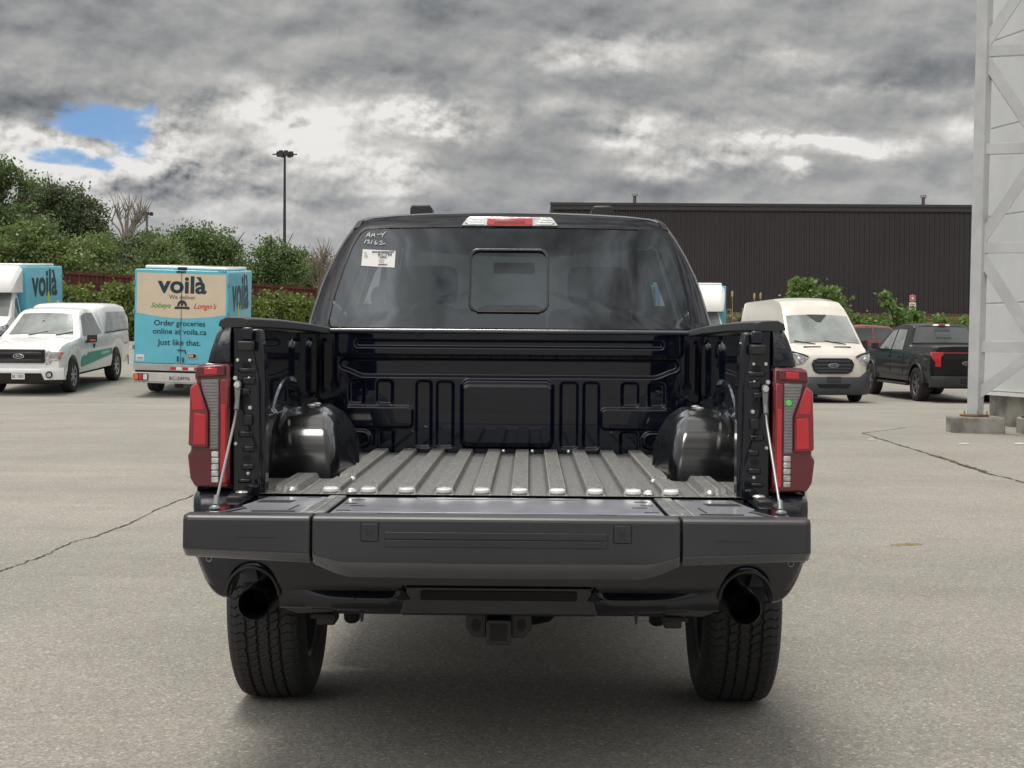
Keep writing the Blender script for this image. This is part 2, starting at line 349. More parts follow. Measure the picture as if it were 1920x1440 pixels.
# ------------------------------------------------------------------ ground
def asphalt():
    m = bpy.data.materials.new('worn_asphalt'); m.use_nodes = True; t = m.node_tree; b = t.nodes['Principled BSDF']
    c = N(t, 'ShaderNodeTexCoord').outputs['Object']
    def nz(sc, det, ro=.6, off=(0, 0, 0)):
        a = vmth(t, 'ADD', c, off).outputs[0]; n = N(t, 'ShaderNodeTexNoise'); L(t, a, n.inputs['Vector'])
        n.inputs['Scale'].default_value = sc; n.inputs['Detail'].default_value = det; n.inputs['Roughness'].default_value = ro; return n.outputs['Fac']
    def vor(sc, feat='F1'):
        n = N(t, 'ShaderNodeTexVoronoi', feature=feat); L(t, c, n.inputs['Vector']); n.inputs['Scale'].default_value = sc; return n
    base = mixc(t, ss(t, nz(.35, 5), .32, .68), (.222, .211, .188), (.282, .268, .238))
    base = mixc(t, mth(t, 'MULTIPLY', ss(t, nz(2.2, 6, .65, (3, 1, 0)), .45, .75), .35), base, (.19, .175, .155))
    v1 = vor(95); v2 = vor(210)
    s1 = N(t, 'ShaderNodeSeparateColor'); L(t, v1.outputs['Color'], s1.inputs[0])
    s2_ = N(t, 'ShaderNodeSeparateColor'); L(t, v2.outputs['Color'], s2_.inputs[0])
    k = mth(t, 'ADD', mth(t, 'MULTIPLY', s1.outputs[0], .5), mth(t, 'MULTIPLY', s2_.outputs[0], .5))
    stone = mixc(t, ss(t, k, .1, .9), (.68, .67, .66), (1.28, 1.28, 1.28))
    mm = N(t, 'ShaderNodeMix', data_type='RGBA', blend_type='MULTIPLY'); mm.inputs[0].default_value = 1; L(t, base, mm.inputs[6]); L(t, stone, mm.inputs[7])
    out = mixc(t, mth(t, 'MULTIPLY', ss(t, s1.outputs[1], .93, .99), .45), mm.outputs[2], (.62, .59, .54))
    out = mixc(t, mth(t, 'MULTIPLY', ss(t, s2_.outputs[2], .90, .97), .5), out, (.07, .067, .06))
    st2 = vmth(t, 'MULTIPLY', c, (.10, .75, 1)).outputs[0]; n4 = N(t, 'ShaderNodeTexNoise'); L(t, st2, n4.inputs['Vector']); n4.inputs['Scale'].default_value = 1.0; n4.inputs['Detail'].default_value = 7; n4.inputs['Roughness'].default_value = .65
    out = mixc(t, mth(t, 'MULTIPLY', ss(t, n4.outputs['Fac'], .52, .70), .30), out, (.15, .138, .118))
    out = mixc(t, mth(t, 'MULTIPLY', ss(t, n4.outputs['Fac'], .46, .30), .20), out, (.40, .375, .32))
    sp = mth(t, 'MULTIPLY', ss(t, nz(.9, 3, .5, (7, 7, 0)), .70, .76), .25)
    out = mixc(t, sp, out, (.12, .11, .10))
    L(t, out, b.inputs['Base Color']); b.inputs['Roughness'].default_value = .85
    h = mth(t, 'ADD', mth(t, 'MULTIPLY', v1.outputs['Distance'], -.6), mth(t, 'MULTIPLY', nz(160, 4), .8))
    bp = N(t, 'ShaderNodeBump'); bp.inputs['Strength'].default_value = .55; bp.inputs['Distance'].default_value = .004; L(t, h, bp.inputs['Height']); L(t, bp.outputs[0], b.inputs['Normal'])
    return m
ASPH = asphalt()
def axis_pts(a):
    return sorted(set([-a_ for a_ in a]+a))
gx = axis_pts([0, 1, 2, 3, 4, 5, 6, 8, 10, 12, 14, 16, 18, 20, 24, 28, 34, 42, 60, 90, 150, 300, 700])
gy = [-500, -200, -80, -30, -12, -6] + [float(v) for v in range(-3, 22, 3)] + [float(v) for v in range(22, 66)] + [68, 74, 82, 95, 120, 180, 300, 600, 1200]
b = MB(); V = [[b.bm.verts.new((x, y, terrain(x, y))) for y in gy] for x in gx]
for i in range(len(gx)-1):
    for j in range(len(gy)-1): b.bm.faces.new((V[i][j], V[i+1][j], V[i+1][j+1], V[i][j+1]))
g = b.build('ground', ASPH, smooth=60); tag(g, 'worn pale grey asphalt of the parking lot', 'ground', kind='structure')

# verge of worn ground beyond the joint at right
VERGE = mat('worn_verge', (.26, .24, .205), .9, var=.3, vscale=1.6, bump=.6, bscale=60)
pp = [spot(x, y) for x, y in ((1617, 812), (1700, 802), (1780, 796), (1850, 792), (1960, 806), (2150, 850), (2300, 960), (2050, 945), (1920, 905), (1840, 885), (1760, 857), (1680, 833))]
CRK = mat('crack_dirt', (.045, .038, .026), .95, var=.4, vscale=9)
def strip(name, pts, w, m, label, jag=.02, nsub=10, z=.004):
    b = MB(); P_ = []
    for a, c in zip(pts, pts[1:]):
        for k in range(nsub):
            q = a.lerp(c, k/nsub); q = Vector((q.x+random.uniform(-jag, jag), q.y+random.uniform(-jag, jag), 0)); P_.append(q)
    P_.append(Vector((pts[-1].x, pts[-1].y, 0)))
    Lf, Rt = [], []
    for i, p in enumerate(P_):
        d = (P_[min(i+1, len(P_)-1)]-P_[max(i-1, 0)]).normalized(); nrm = Vector((-d.y, d.x, 0)); ww = w*random.uniform(.25, 1.15)
        for lst, sg in ((Lf, 1), (Rt, -1)):
            q = p+nrm*ww*sg; lst.append(b.bm.verts.new((q.x, q.y, terrain(q.x, q.y)+z)))
    for i in range(len(P_)-1): b.bm.faces.new((Lf[i], Rt[i], Rt[i+1], Lf[i+1]))
    o = b.build(name, m, smooth=0); tag(o, label, 'crack', kind='structure'); return o
strip('crack', [spot(x, y) for x, y in ((-60, 1098), (0, 1073), (40, 1058), (90, 1040), (135, 1018), (185, 1005), (245, 982), (300, 953), (365, 928), (440, 905))], .008, CRK, 'jagged crack running through the asphalt', .012, 12)
strip('joint', [pp[3], pp[2], pp[1], pp[0]], .012, CRK, 'dark joint in the asphalt beside the white tower', .02, 14)
strip('joint', [pp[0], pp[11], pp[10], pp[9], pp[8], pp[7], pp[6]], .022, CRK, 'weedy joint in the asphalt beside the white tower', .02, 14)
WEED = mat('joint_weeds', (.10, .085, .045), .9, var=.4)
strip('joint', [spot(1745, 853), spot(1800, 870), spot(1850, 886)], .03, WEED, 'dry moss in the asphalt joint', .03, 20, .008)

PAPER = mat('litter_paper', (.8, .79, .76), .7)
for k, (px, py, w, lab) in enumerate(((1634, 825, .05, 'white scrap at the tip of the asphalt joint'), (1650, 829, .03, 'tiny white scrap lying along the asphalt joint'), (1809, 833, .07, 'white scrap in front of the concrete footing'), (1912, 833, .10, 'white paper scrap at the right edge of the lot'))):
    c = spot(px, py); b = MB()
    b.ext([(c.x+w*math.cos(a)*random.uniform(.6, 1.2), c.y+.7*w*math.sin(a)*random.uniform(.6, 1.2)) for a in [i*.9 for i in range(7)]], 'z', c.z+.004, c.z+.014)
    tag(b.build('litter_scrap', PAPER, smooth=0), lab, 'litter', 'paper scraps on the asphalt')
b = MB(); c = spot(1700, 1023)
for a, l, o_ in ((.1, .11, 0), (-.3, .08, .03), (.25, .09, -.04), (-.05, .06, .06)):
    b.tube([(c.x+o_-l*math.cos(a), c.y-l*math.sin(a)+o_, .008), (c.x+o_+l*math.cos(a), c.y+l*math.sin(a)+o_, .006)], .0022, 5)
tag(b.build('straw_litter', mat('straw', (.42, .32, .13), .8)), 'yellow straw bits lying on the asphalt right of the pickup', 'litter')

# ------------------------------------------------------------------ brown warehouse
BR = mat('brown_cladding', (.033, .0262, .0285), .6, var=.12, vscale=.25)
BRICK = mat('brown_brick', (.17, .115, .07), .85, var=.25, vscale=2)
YB = 76.0
wh = thing('warehouse', 'long dark brown ribbed metal warehouse behind the beige van', 'building', (20, YB, .9))
def P0(px, py, Y): return at(px, py, Y)
xl = at(1037, 381, YB).x; zt = at(1430, 383, YB).z; zm = at(1600, 588, YB).z; X1 = 60
b = MB(); x = xl; rib = []
while x < X1:
    rib += [(x, 0), (x+.13, 0), (x+.16, -.05), (x+.23, -.05)]; x += .26
for (xa, ya), (xb_, yb_) in zip(rib, rib[1:]):
    b.f([(xa-20, ya, zm-.9), (xb_-20, yb_, zm-.9), (xb_-20, yb_, zt-.9-.35), (xa-20, ya, zt-.9-.35)])
b.f([(xl-20, 0, zm-.9), (xl-20, 40, zm-.9), (xl-20, 40, zt-1.25), (xl-20, 0, zt-1.25)])
b.build('wall', BR, wh, smooth=0, recalc=False)
MB().box(xl-20-.12, X1-20, -.14, 40, zt-.9-.35, zt-.9).box(xl-20-.16, X1-20, -.2, -.14, zt-.9-.12, zt-.9+.02).build('parapet', mat('brown_flashing', (.036, .033, .034), .5), wh)
MB().box(xl-20, X1-20, -.12, -.06, zm-.9-.05, zm-.9+.03).build('flashing', mat('rust_flashing', (.10, .065, .045), .6), wh)
MB().box(xl-20+.05, X1-20, -.05, 39.8, -.6, zm-.9-.05).build('brick_base', BRICK, wh)
VP = mat('vent_pipe', (.12, .11, .11), .5, metal=.4)
for px, lab in ((1190, 'left rooftop vent pipe on the brown warehouse'), (1731, 'right rooftop vent pipe on the brown warehouse')):
    q = at(px, 383, YB+3); b = MB(); hx = (q.x-20, 3, zt-.95)
    b.tube([hx, (hx[0], 3, hx[2]+.72)], .09, 12); o = b.build('vent_pipe', VP, wh)
    MB().tube([(hx[0], 3, hx[2]+.72), (hx[0], 3, hx[2]+.86)], .17, 12).build('vent_cap', mat('vent_cap', (.35, .34, .32), .5), o)

# ------------------------------------------------------------------ white building at right
WP = mat('white_panel', (.66, .675, .69), .5, var=.05, vscale=.5)
CONC = mat('concrete', (.24, .23, .205), .9, var=.28, vscale=2.5, bump=.5, bscale=25)
c0 = at(1842, 740, 21.3).xy; dirw = Vector((.24, -1.0)).normalized()
rz = math.atan2(dirw.y, dirw.x)
wb = thing('white_building', 'white panelled building at the right edge behind the lattice tower', 'building', (c0.x, c0.y, 0), rz)   # local x runs toward the viewer, local y away to the right
b = MB(); hs = [.56, 2.02, 3.47, 4.93, 6.38, 7.84, 9.3]
for z0, z1 in zip(hs, hs[1:]): b.box(0, 30, 0, 14, z0+.012, z1-.012)
b.box(.02, 30, .02, 14, .56, 9.3)
b.build('wall_panel', WP, wb, bevel=.008)
MB().box(-.02, 30, -.05, .0, .50, .56).build('drip_edge', WHITE, wb)
b = MB(); b.box(.06, 30, .10, 14, -.1, .53); b.build('foundation_wall', CONC, wb)

# ------------------------------------------------------------------ lattice tower
TW = mat('white_tower_paint', (.52, .53, .54), .45, var=.06, vscale=2, coat=.2)
RUST = mat('rust', (.20, .09, .04), .8, var=.4, vscale=20)
base = spot(1832, 812); tb = Vector((base.x, base.y+.12, 0))
tw = thing('lattice_tower', 'white steel lattice tower leg with diagonal braces on a concrete footing', 'tower', (tb.x, tb.y, 0))
DT = tb.y
SC = FPX/(DT-CAM.y)
def tz(py): return at(1850, py, DT).z
def tx(px, py): return at(px, py, DT).x - tb.x
W = .84; H_ = 9.0; ang = R_(-17); LEAN = .008
def corner(i, z):
    cx_, cy = ((0, 0), (W, 0), (W, W), (0, W))[i]
    X = (cx_*math.cos(ang)-cy*math.sin(ang)); Y = (cx_*math.sin(ang)+cy*math.cos(ang))
    return Vector((X+LEAN*z, Y, z))
def bar(b, p, q, w, d=None, rot=0):
    p, q = Vector(p), Vector(q); ax = (q-p).normalized(); u = Vector((math.cos(rot), math.sin(rot), 0)); u = (u-ax*u.dot(ax)).normalized(); v = ax.cross(u); d = d or w
    b.loft([[c+u*sx_*w/2+v*sy*d/2 for sx_, sy in ((1, 1), (-1, 1), (-1, -1), (1, -1))] for c in (p, q)])
zb = .276
for i in range(2):
    b = MB(); bar(b, corner(i, zb), corner(i, H_), .18, .18, R_(45)); b.build('post', TW, tw, bevel=.006)
zn = [tz(741), tz(650), tz(465), tz(280), tz(97), tz(-88), tz(-270)]
for k, z in enumerate(zn[1:]):
    for i in range(1):
        b = MB(); bar(b, corner(i, z), corner((i+1) % 4, z), .12, .165, ang+math.pi/2); b.build('horizontal_brace', TW, tw, bevel=.005)
for i in range(1):
    for k in range(6):
        a, c = (i, (i+1) % 4) if k % 2 == 0 else ((i+1) % 4, i)
        if i in (1, 2): a, c = c, a
        b = MB(); bar(b, corner(a, zn[k]+(.08 if k else 0)), corner(c, zn[k+1]-.08), .10, .165, ang+math.pi/2); b.build('diagonal_brace', TW, tw, bevel=.005)
for i in range(2):
    c = corner(i, 0); b = MB(); co = [(-.40, -.12), (-.07, -.28), (.37, -.28), (.37, .30), (-.38, .30)]
    b.ext([(c.x+(p+.02 if i == 0 else max(-.16, p+.08)), c.y+q+.02) for p, q in co], 'z', -.05, .245); b.build('footing', CONC, tw, bevel=.03)
    b = MB(); b.ext([(c.x+p, c.y+q) for p, q in ((-.15 if i else -.20, -.06), (0, -.17), (.20, -.06), (.20, .13), (0, .17), (-.15 if i else -.20, .13))], 'z', .247, .275); b.build('base_plate', RUST, tw, bevel=.006)
    for p, q in ((-.17 if i == 0 else -.13, -.03), (0, -.135), (.17, -.03), (.0, .13)):
        MB().tube([(c.x+p, c.y+q, .275), (c.x+p, c.y+q, .33)], .012, 8).build('anchor_bolt', mat('rusty_bolt', (.34, .22, .08), .7), tw)

# ------------------------------------------------------------------ foliage
def leafmat(name, c1, c2, c3, sc=.55):
    m = bpy.data.materials.new(name); m.use_nodes = True; t = m.node_tree; b = t.nodes['Principled BSDF']
    g = N(t, 'ShaderNodeNewGeometry'); nz = N(t, 'ShaderNodeTexNoise'); L(t, g.outputs['Position'], nz.inputs['Vector']); nz.inputs['Scale'].default_value = sc; nz.inputs['Detail'].default_value = 5; nz.inputs['Roughness'].default_value = .7
    a = mixc(t, ss(t, nz.outputs['Fac'], .36, .62), c1, c2)
    a = mixc(t, mth(t, 'MULTIPLY', g.outputs['Random Per Island'], .55), a, c3)
    L(t, a, b.inputs['Base Color']); b.inputs['Roughness'].default_value = .5
    tr = N(t, 'ShaderNodeBsdfTranslucent'); L(t, a, tr.inputs[0]); mx = N(t, 'ShaderNodeMixShader'); mx.inputs[0].default_value = .3
    o = t.nodes['Material Output']; L(t, b.outputs[0], mx.inputs[1]); L(t, tr.outputs[0], mx.inputs[2]); L(t, mx.outputs[0], o.inputs[0]); return m
LF_MID = leafmat('mid_green_leaves', (.085, .135, .04), (.17, .245, .07), (.21, .28, .10))
LF_DARK = leafmat('dark_green_leaves', (.065, .09, .045), (.105, .145, .068), (.14, .18, .085))
LF_FULL = leafmat('full_green_leaves', (.065, .115, .038), (.13, .205, .062), (.17, .24, .085))
LF_PALE = leafmat('pale_olive_leaves', (.12, .135, .06), (.22, .21, .11), (.26, .25, .15))
LF_IVY = leafmat('ivy_leaves', (.055, .095, .02), (.15, .21, .035), (.22, .26, .06), .9)
LF_BRT = leafmat('bright_green_leaves', (.08, .15, .035), (.15, .25, .06), (.19, .28, .08), 1.2)
BARK = mat('bark', (.07, .055, .042), .9, var=.3, vscale=8)
def leafmesh(name, pts, size, m, parent, aspect=.6, up=0.25):
    n = len(pts); P_ = np.asarray(pts, float)
    d = rng.normal(size=(n, 3)); d /= np.linalg.norm(d, axis=1)[:, None]
    e = rng.normal(size=(n, 3)); e[:, 2] += up; e -= d*(e*d).sum(1)[:, None]; e /= np.linalg.norm(e, axis=1)[:, None]
    s = size*rng.uniform(.55, 1.25, n)[:, None]
    v = np.stack([P_-d*s*.5, P_+e*s*aspect*.5, P_+d*s*.5, P_-e*s*aspect*.5], 1).reshape(-1, 3)
    me = bpy.data.meshes.new(name); me.vertices.add(4*n); me.vertices.foreach_set('co', v.ravel()); me.loops.add(4*n); me.loops.foreach_set('vertex_index', np.arange(4*n))
    me.polygons.add(n); me.polygons.foreach_set('loop_start', np.arange(0, 4*n, 4)); me.update(); me.validate(); me.materials.append(m)
    o = bpy.data.objects.new(name, me); COL.objects.link(o); o.parent = parent; return o
def crown_pts(lobes, dens, clump=.5, leaves=26):
    out = []
    for (cx_, cy, cz, rx, ry, rz_) in lobes:
        nc = max(6, int(1.55*dens*(rx*rz_+rx*ry+ry*rz_)))
        for _ in range(nc):
            u = rng.normal(size=3); u /= np.linalg.norm(u); rr = rng.uniform(.45, 1.05)
            c = np.array([cx_, cy, cz])+u*rr*np.array([rx, ry, rz_])
            k = clump*rng.uniform(.6, 1.3); m_ = int(leaves*rng.uniform(.6, 1.3))
            out.append(c+rng.normal(size=(m_, 3))*np.array([k, k, k*.6])*.55)
    return np.concatenate(out)
def tree(name, label, px, Y, lobes, m, dens=5.5, leaf=.3, clump=.55, group='trees beyond the lot', tr=.28, cat='tree', leaves=26):
    """lobes: (photo px, photo py, half width px, half height px, depth offset m)"""
    s = (Y-CAM.y)/FPX; q = at(px, 600, Y); gz = terrain(q.x, Y)
    root = thing(name, label, cat, (q.x, Y, gz), 0, group); L3 = []
    for lx, ly, rx, rz_, dy in lobes:
        p = at(lx, ly, Y); L3.append((p.x-q.x, dy, p.z-gz, rx*s, min(rx, rz_*1.3)*s*.9, rz_*s))
    leafmesh('crown', crown_pts(L3, dens, clump, int(leaves*(2.4 if leaf > .25 else 1))), leaf*(.60 if leaf > .25 else 1), m, root)
    b = MB(); zf = min(l[2] for l in L3)
    if tr:
        b.tube([(0, 0, -.3), (.05, 0, zf*.5), (0, .05, zf)], [tr, tr*.8, tr*.65], 8)
        for (cx_, cy, cz, rx, ry, rz_) in L3:
            b.tube([(0, 0, zf*.7), ((cx_)*.5, cy*.5, (zf+cz)*.5), (cx_, cy, cz+rz_*.4)], [tr*.6, tr*.4, tr*.12], 6)
            for _ in range(5):
                e = rng.normal(size=3)*.6; b.tube([(cx_*.7, cy*.7, (zf+cz)*.5), (cx_+e[0]*rx, cy+e[1]*ry, cz+abs(e[2])*rz_)], [tr*.25, tr*.06], 5)
    b.build('trunk', BARK, root)
    return root
tree('broadleaf_tree', 'tallest tree at the left edge of the photo, loose dark crown', 5, 74, [(0, 330, 38, 38, 0), (35, 345, 22, 22, 1), (-30, 420, 70, 70, 0), (30, 440, 60, 60, 0), (-60, 330, 60, 60, 0)], LF_FULL, 6, .34)
tree('broadleaf_tree', 'broad dark tree, second from the left edge', 130, 84, [(90, 385, 55, 42, 0), (140, 395, 50, 45, 0), (165, 430, 30, 30, 0), (60, 380, 35, 35, 1), (110, 450, 70, 60, 0)], LF_DARK, 6.5, .36)
tree('broadleaf_tree', 'mid green bushy tree above the white parked pickup', 60, 66, [(20, 490, 70, 55, 0), (90, 485, 60, 42, 0), (60, 450, 50, 40, 0), (130, 500, 40, 45, 1), (-40, 480, 60, 60, 0)], LF_MID, 7, .30)
tree('broadleaf_tree', 'mid green rounded tree left of the small light mast', 175, 70, [(160, 490, 40, 50, 0), (190, 480, 32, 40, 0), (175, 520, 60, 45, 0)], LF_MID, 7, .30)
tree('broadleaf_tree', 'dark tree below the bare branches', 240, 80, [(225, 480, 32, 42, 0), (255, 470, 30, 38, 1), (272, 455, 15, 24, 0), (240, 520, 45, 45, 0)], LF_DARK, 7, .3)
tree('broadleaf_tree', 'low olive green tree filling the gap under the small light mast', 210, 88, [(205, 470, 30, 40, 0), (240, 490, 45, 50, 0), (180, 450, 24, 30, 0), (285, 500, 40, 50, 0), (270, 462, 22, 26, 0)], LF_MID, 6, .3)
tree('broadleaf_tree', 'pale green tree just behind the blue box truck roof', 300, 74, [(290, 480, 36, 38, 0), (318, 475, 30, 35, 0), (300, 520, 60, 40, 0), (335, 500, 30, 40, -1)], LF_MID, 7, .28)
tree('broadleaf_tree', 'round full green tree above the blue box truck', 375, 80, [(365, 465, 55, 48, 0), (400, 475, 48, 45, 0), (335, 470, 35, 38, 0), (430, 490, 24, 40, 0), (375, 510, 75, 40, 0)], LF_FULL, 7.5, .30)
tree('broadleaf_tree', 'green tree at the foot of the tall light mast', 505, 88, [(490, 500, 40, 42, 0), (520, 485, 40, 38, 0), (540, 505, 35, 45, 0), (500, 530, 50, 35, 0), (507, 460, 16, 18, 0)], LF_FULL, 6.5, .32)
tree('broadleaf_tree', 'yellowish thin tree left of the pickup cab', 575, 92, [(562, 500, 24, 34, 0), (585, 510, 20, 30, 0), (600, 505, 14, 28, 1), (570, 535, 28, 30, 0)], LF_PALE, 9, .26, .6)
def bare(px, Y, ytop, ybot, halfw, label, seed):
    random.seed(seed); s = (Y-CAM.y)/FPX; q = at(px, 600, Y); gz = terrain(q.x, Y); root = thing('bare_tree', label, 'tree', (q.x, Y, gz), 0, 'trees beyond the lot')
    zb_ = at(px, ybot, Y).z-gz; zt_ = at(px, ytop, Y).z-gz; b = MB()
    b.tube([(0, 0, -.3), (0, 0, zb_)], [.13, .09], 7); tw_ = MB()
    for k in range(13):
        a = random.uniform(-1, 1); top = Vector((a*halfw*s, random.uniform(-.6, .6), zb_+(zt_-zb_)*random.uniform(.75, 1)*(1-.25*abs(a)))); mid = Vector((a*halfw*s*.35, 0, zb_+(top.z-zb_)*.45))
        tw_.tube([(0, 0, zb_-1.2+.08*k), mid, top], [.085, .05, .016], 5)
        for j in range(7):
            f = random.uniform(.2, .95); p = mid.lerp(top, f); e = Vector((random.uniform(-.7, .7), random.uniform(-.4, .4), random.uniform(.4, 1.2)))
            tw_.tube([p, p+e*.5+Vector((.04, 0, 0)), p+e], [.03, .02, .01], 4)
    b.build('trunk', BARK, root); tw_.build('branch', mat('bare_branch', (.24, .21, .17), .9), root)
bare(237, 84, 372, 452, 42, 'leafless tree standing left of the small light mast', 3)
bare(598, 90, 462, 560, 32, 'leafless twiggy tree beside the pickup cab', 5)
random.seed(11)

# corrugated container row and ivy fence along the left side of the lot
CT = mat('rusty_container_red', (.15, .045, .032), .7, var=.3, vscale=1.2)
A0 = Vector((-20.6, 44.5)); A1 = Vector((-9.2, 73.0)); dv = (A1-A0).normalized(); nv = Vector((-dv.y, dv.x))
for k in range(3):
    st = A0+dv*(k*12.25-6)+nv*1.6
    r_ = thing('shipping_container', ('rusty red corrugated container at the left end of its row', 'rusty red corrugated container seen above the hedge left of the box truck', 'rusty red corrugated container seen above the hedge beside the pickup cab')[k], 'container', (st.x, st.y, 1.26), math.atan2(dv.y, dv.x), 'containers behind the hedge')
    b = MB(); x = .1; rr = []
    while x < 11.9: rr += [(x, 0), (x+.09, 0), (x+.14, .06), (x+.23, .06)]; x += .28
    for (xa, ya), (xb_, yb_) in zip(rr, rr[1:]): b.f([(xa, ya, .15), (xb_, yb_, .15), (xb_, yb_, 2.52), (xa, ya, 2.52)])
    b.f([(.1, 2.4, .15), (11.9, 2.4, .15), (11.9, 2.4, 2.52), (.1, 2.4, 2.52)]); b.f([(.1, 0, .15), (.1, 2.4, .15), (.1, 2.4, 2.5), (.1, 0, 2.5)]); b.f([(11.9, 0, .15), (11.9, 2.4, .15), (11.9, 2.4, 2.5), (11.9, 0, 2.5)])
    b.build('side_wall', CT, r_, smooth=0, recalc=False)
    b = MB()
    for z0 in (0, 2.52): b.box(0, 12, -.03, .1, z0, z0+.12).box(0, 12, 2.35, 2.45, z0, z0+.12)
    for x0 in (0, 11.88): b.box(x0, x0+.12, -.03, .1, .12, 2.52).box(x0, x0+.12, 2.35, 2.45, .12, 2.52)
    b.box(.1, 11.9, .1, 2.35, 2.50, 2.56); b.build('frame', CT, r_)
hd = thing('hedge', 'long ivy hedge on a fence along the left side of the lot', 'hedge', (A0.x, A0.y, 1.0), math.atan2(dv.y, dv.x))
LH = (A1-A0).length+4
pts = []
for _ in range(4200):
    x = rng.uniform(-8, LH); z = rng.uniform(0, 1) ** .8; top = 1.92+.20*math.sin(x*1.1)+.18*math.sin(x*2.7+1)+.12*noise.noise((x*2, 0, 0))
    zz = z*top - .012*x*0; yy = -.45+.35*noise.noise((x*.8, zz*.8, 3))-.1*math.sin(zz*2)
    gzl = 0
    pts.append(np.array([x, yy, zz])+rng.normal(size=(18, 3))*np.array([.22, .2, .16]))
for _ in range(700):
    x = rng.uniform(-8, LH); top = 1.94+.20*math.sin(x*1.1)+.18*math.sin(x*2.7+1)
    pts.append(np.array([x, rng.uniform(-.5, .5), top+rng.uniform(-.05, .22)])+rng.normal(size=(14, 3))*np.array([.16, .2, .10]))
leafmesh('foliage', np.concatenate(pts), .17, LF_IVY, hd, .75)
b = MB()
for _ in range(900):
    x = rng.uniform(-8, LH); z0 = rng.uniform(-.4, 1.6); b.tube([(x, -.28, z0), (x+rng.uniform(-.5, .5), -.35+rng.uniform(-.1, .1), z0+rng.uniform(.2, .9))], .012, 4)
b.build('twigs', BARK, hd); MB().box(-8, LH, -.12, .05, -.7, 1.8).build('fence_backing', mat('hedge_core', (.018, .017, .012), .95, var=.5), hd)

# ------------------------------------------------------------------ light masts
POLE = mat('pole_paint', (.035, .03, .04), .5)
HEADM = mat('floodlight', (.03, .03, .035), .5)
def mast(px, ytop, Y, nh, label, r):
    q = at(px, ytop, Y); gz = terrain(q.x, Y); h = q.z-gz
    m_ = thing('light_mast', label, 'light mast', (q.x, Y, gz), 0, 'light masts beyond the trees')
    MB().tube([(0, 0, -.3), (0, 0, h*.5), (0, 0, h-.2)], [r*1.5, r*1.15, r*.8], 12).build('pole', POLE, m_)
    MB().tube([(-.45*nh/2, 0, h-.25), (.45*nh/2, 0, h-.25)], .05, 8).tube([(0, -.6, h-.25), (0, .6, h-.25)], .05, 8).build('crossarm', POLE, m_)
    for x, y in ((-.45, .1), (.45, .1), (-.18, -.5), (.18, -.5), (-.2, .55), (.25, .5))[:nh+2]:
        b = MB(); b.loft([[(x+sx_*w, y+sy*.17, z) for sx_, sy in ((-1, -1), (1, -1), (1, 1), (-1, 1))] for w, z in ((.13, h-.42), (.19, h-.2), (.12, h-.02))]); b.build('floodlight', HEADM, m_, bevel=.02)
mast(534, 283, 108, 4, 'tall dark light mast with floodlights left of the pickup cab', .10)
mast(275.5, 397, 158, 2, 'small distant light mast rising from the trees at left', .11)
def mast_at(x, y, h, label):             # this one stands behind the photographer and shows only as a reflection in the cab glass
    m_ = thing('light_mast', label, 'light mast', (x, y, 0), 0)
    MB().tube([(0, 0, -.3), (0, 0, h*.5), (0, 0, h-.2)], [.17, .14, .11], 12).build('pole', POLE, m_)
    MB().tube([(-.6, 0, h-.25), (.6, 0, h+.2)], .05, 8).build('crossarm', POLE, m_)
    for a, b_, c in ((-1.0, 0, -.1), (1.0, 0, .45), (-.3, -.4, .1), (.3, -.4, .35), (0, .5, .5)): MB().box(a*.55-.16, a*.55+.16, b_-.2, b_+.2, h-.25+c, h-.0+c).build('floodlight', HEADM, m_, bevel=.03)
mast_at(-3.3, -19.5, 25, 'light mast behind the photographer, seen reflected in the rear window')

# ------------------------------------------------------------------ plants at right
tree('shrub', 'bright green shrub growing behind the beige van', 1530, 52, [(1515, 560, 42, 28, 0), (1545, 558, 32, 26, 0), (1570, 580, 22, 26, 0), (1530, 600, 60, 35, 0), (1540, 630, 70, 22, 0), (1495, 532, 14, 10, 0), (1500, 545, 24, 16, 0), (1522, 535, 10, 12, 0)], LF_BRT, 20, .19, .26, 'shrubs along the warehouse', .05, 'shrub', 20)
tree('shrub', 'leafy shoot leaning up between the beige van and the dark pickup', 1680, 53, [(1665, 565, 12, 10, 0), (1680, 580, 14, 10, 0), (1690, 598, 18, 14, 0), (1660, 555, 5, 5, 0)], LF_BRT, 26, .19, .22, 'shrubs along the warehouse', .03, 'shrub', 20)
tree('shrub', 'green bush behind the roof of the dark pickup', 1715, 55, [(1700, 603, 34, 16, 0), (1740, 603, 40, 12, 0), (1712, 590, 10, 18, 0), (1655, 612, 30, 16, 0), (1670, 630, 50, 22, 0), (1790, 606, 34, 12, 0), (1815, 604, 14, 14, 0), (1690, 632, 60, 16, 0), (1790, 628, 50, 14, 0)], LF_BRT, 20, .17, .26, 'shrubs along the warehouse', .03, 'shrub', 20)
tree('shrub', 'small green bush right beside the beige van roof', 1610, 56, [(1605, 600, 22, 14, 0), (1625, 610, 22, 14, 0), (1600, 622, 30, 20, 0)], LF_IVY, 20, .17, .26, 'shrubs along the warehouse', .03, 'shrub', 20)
tree('shrub', 'dry yellow grass tuft left of the beige van', 1375, 54, [(1372, 600, 16, 14, 0), (1392, 596, 14, 12, 0), (1380, 620, 30, 26, 0), (1350, 628, 26, 14, 0)], LF_PALE, 22, .2, .26, 'shrubs along the warehouse', .02, 'shrub', 16)
REED = mat('reed', (.42, .32, .18), .8)
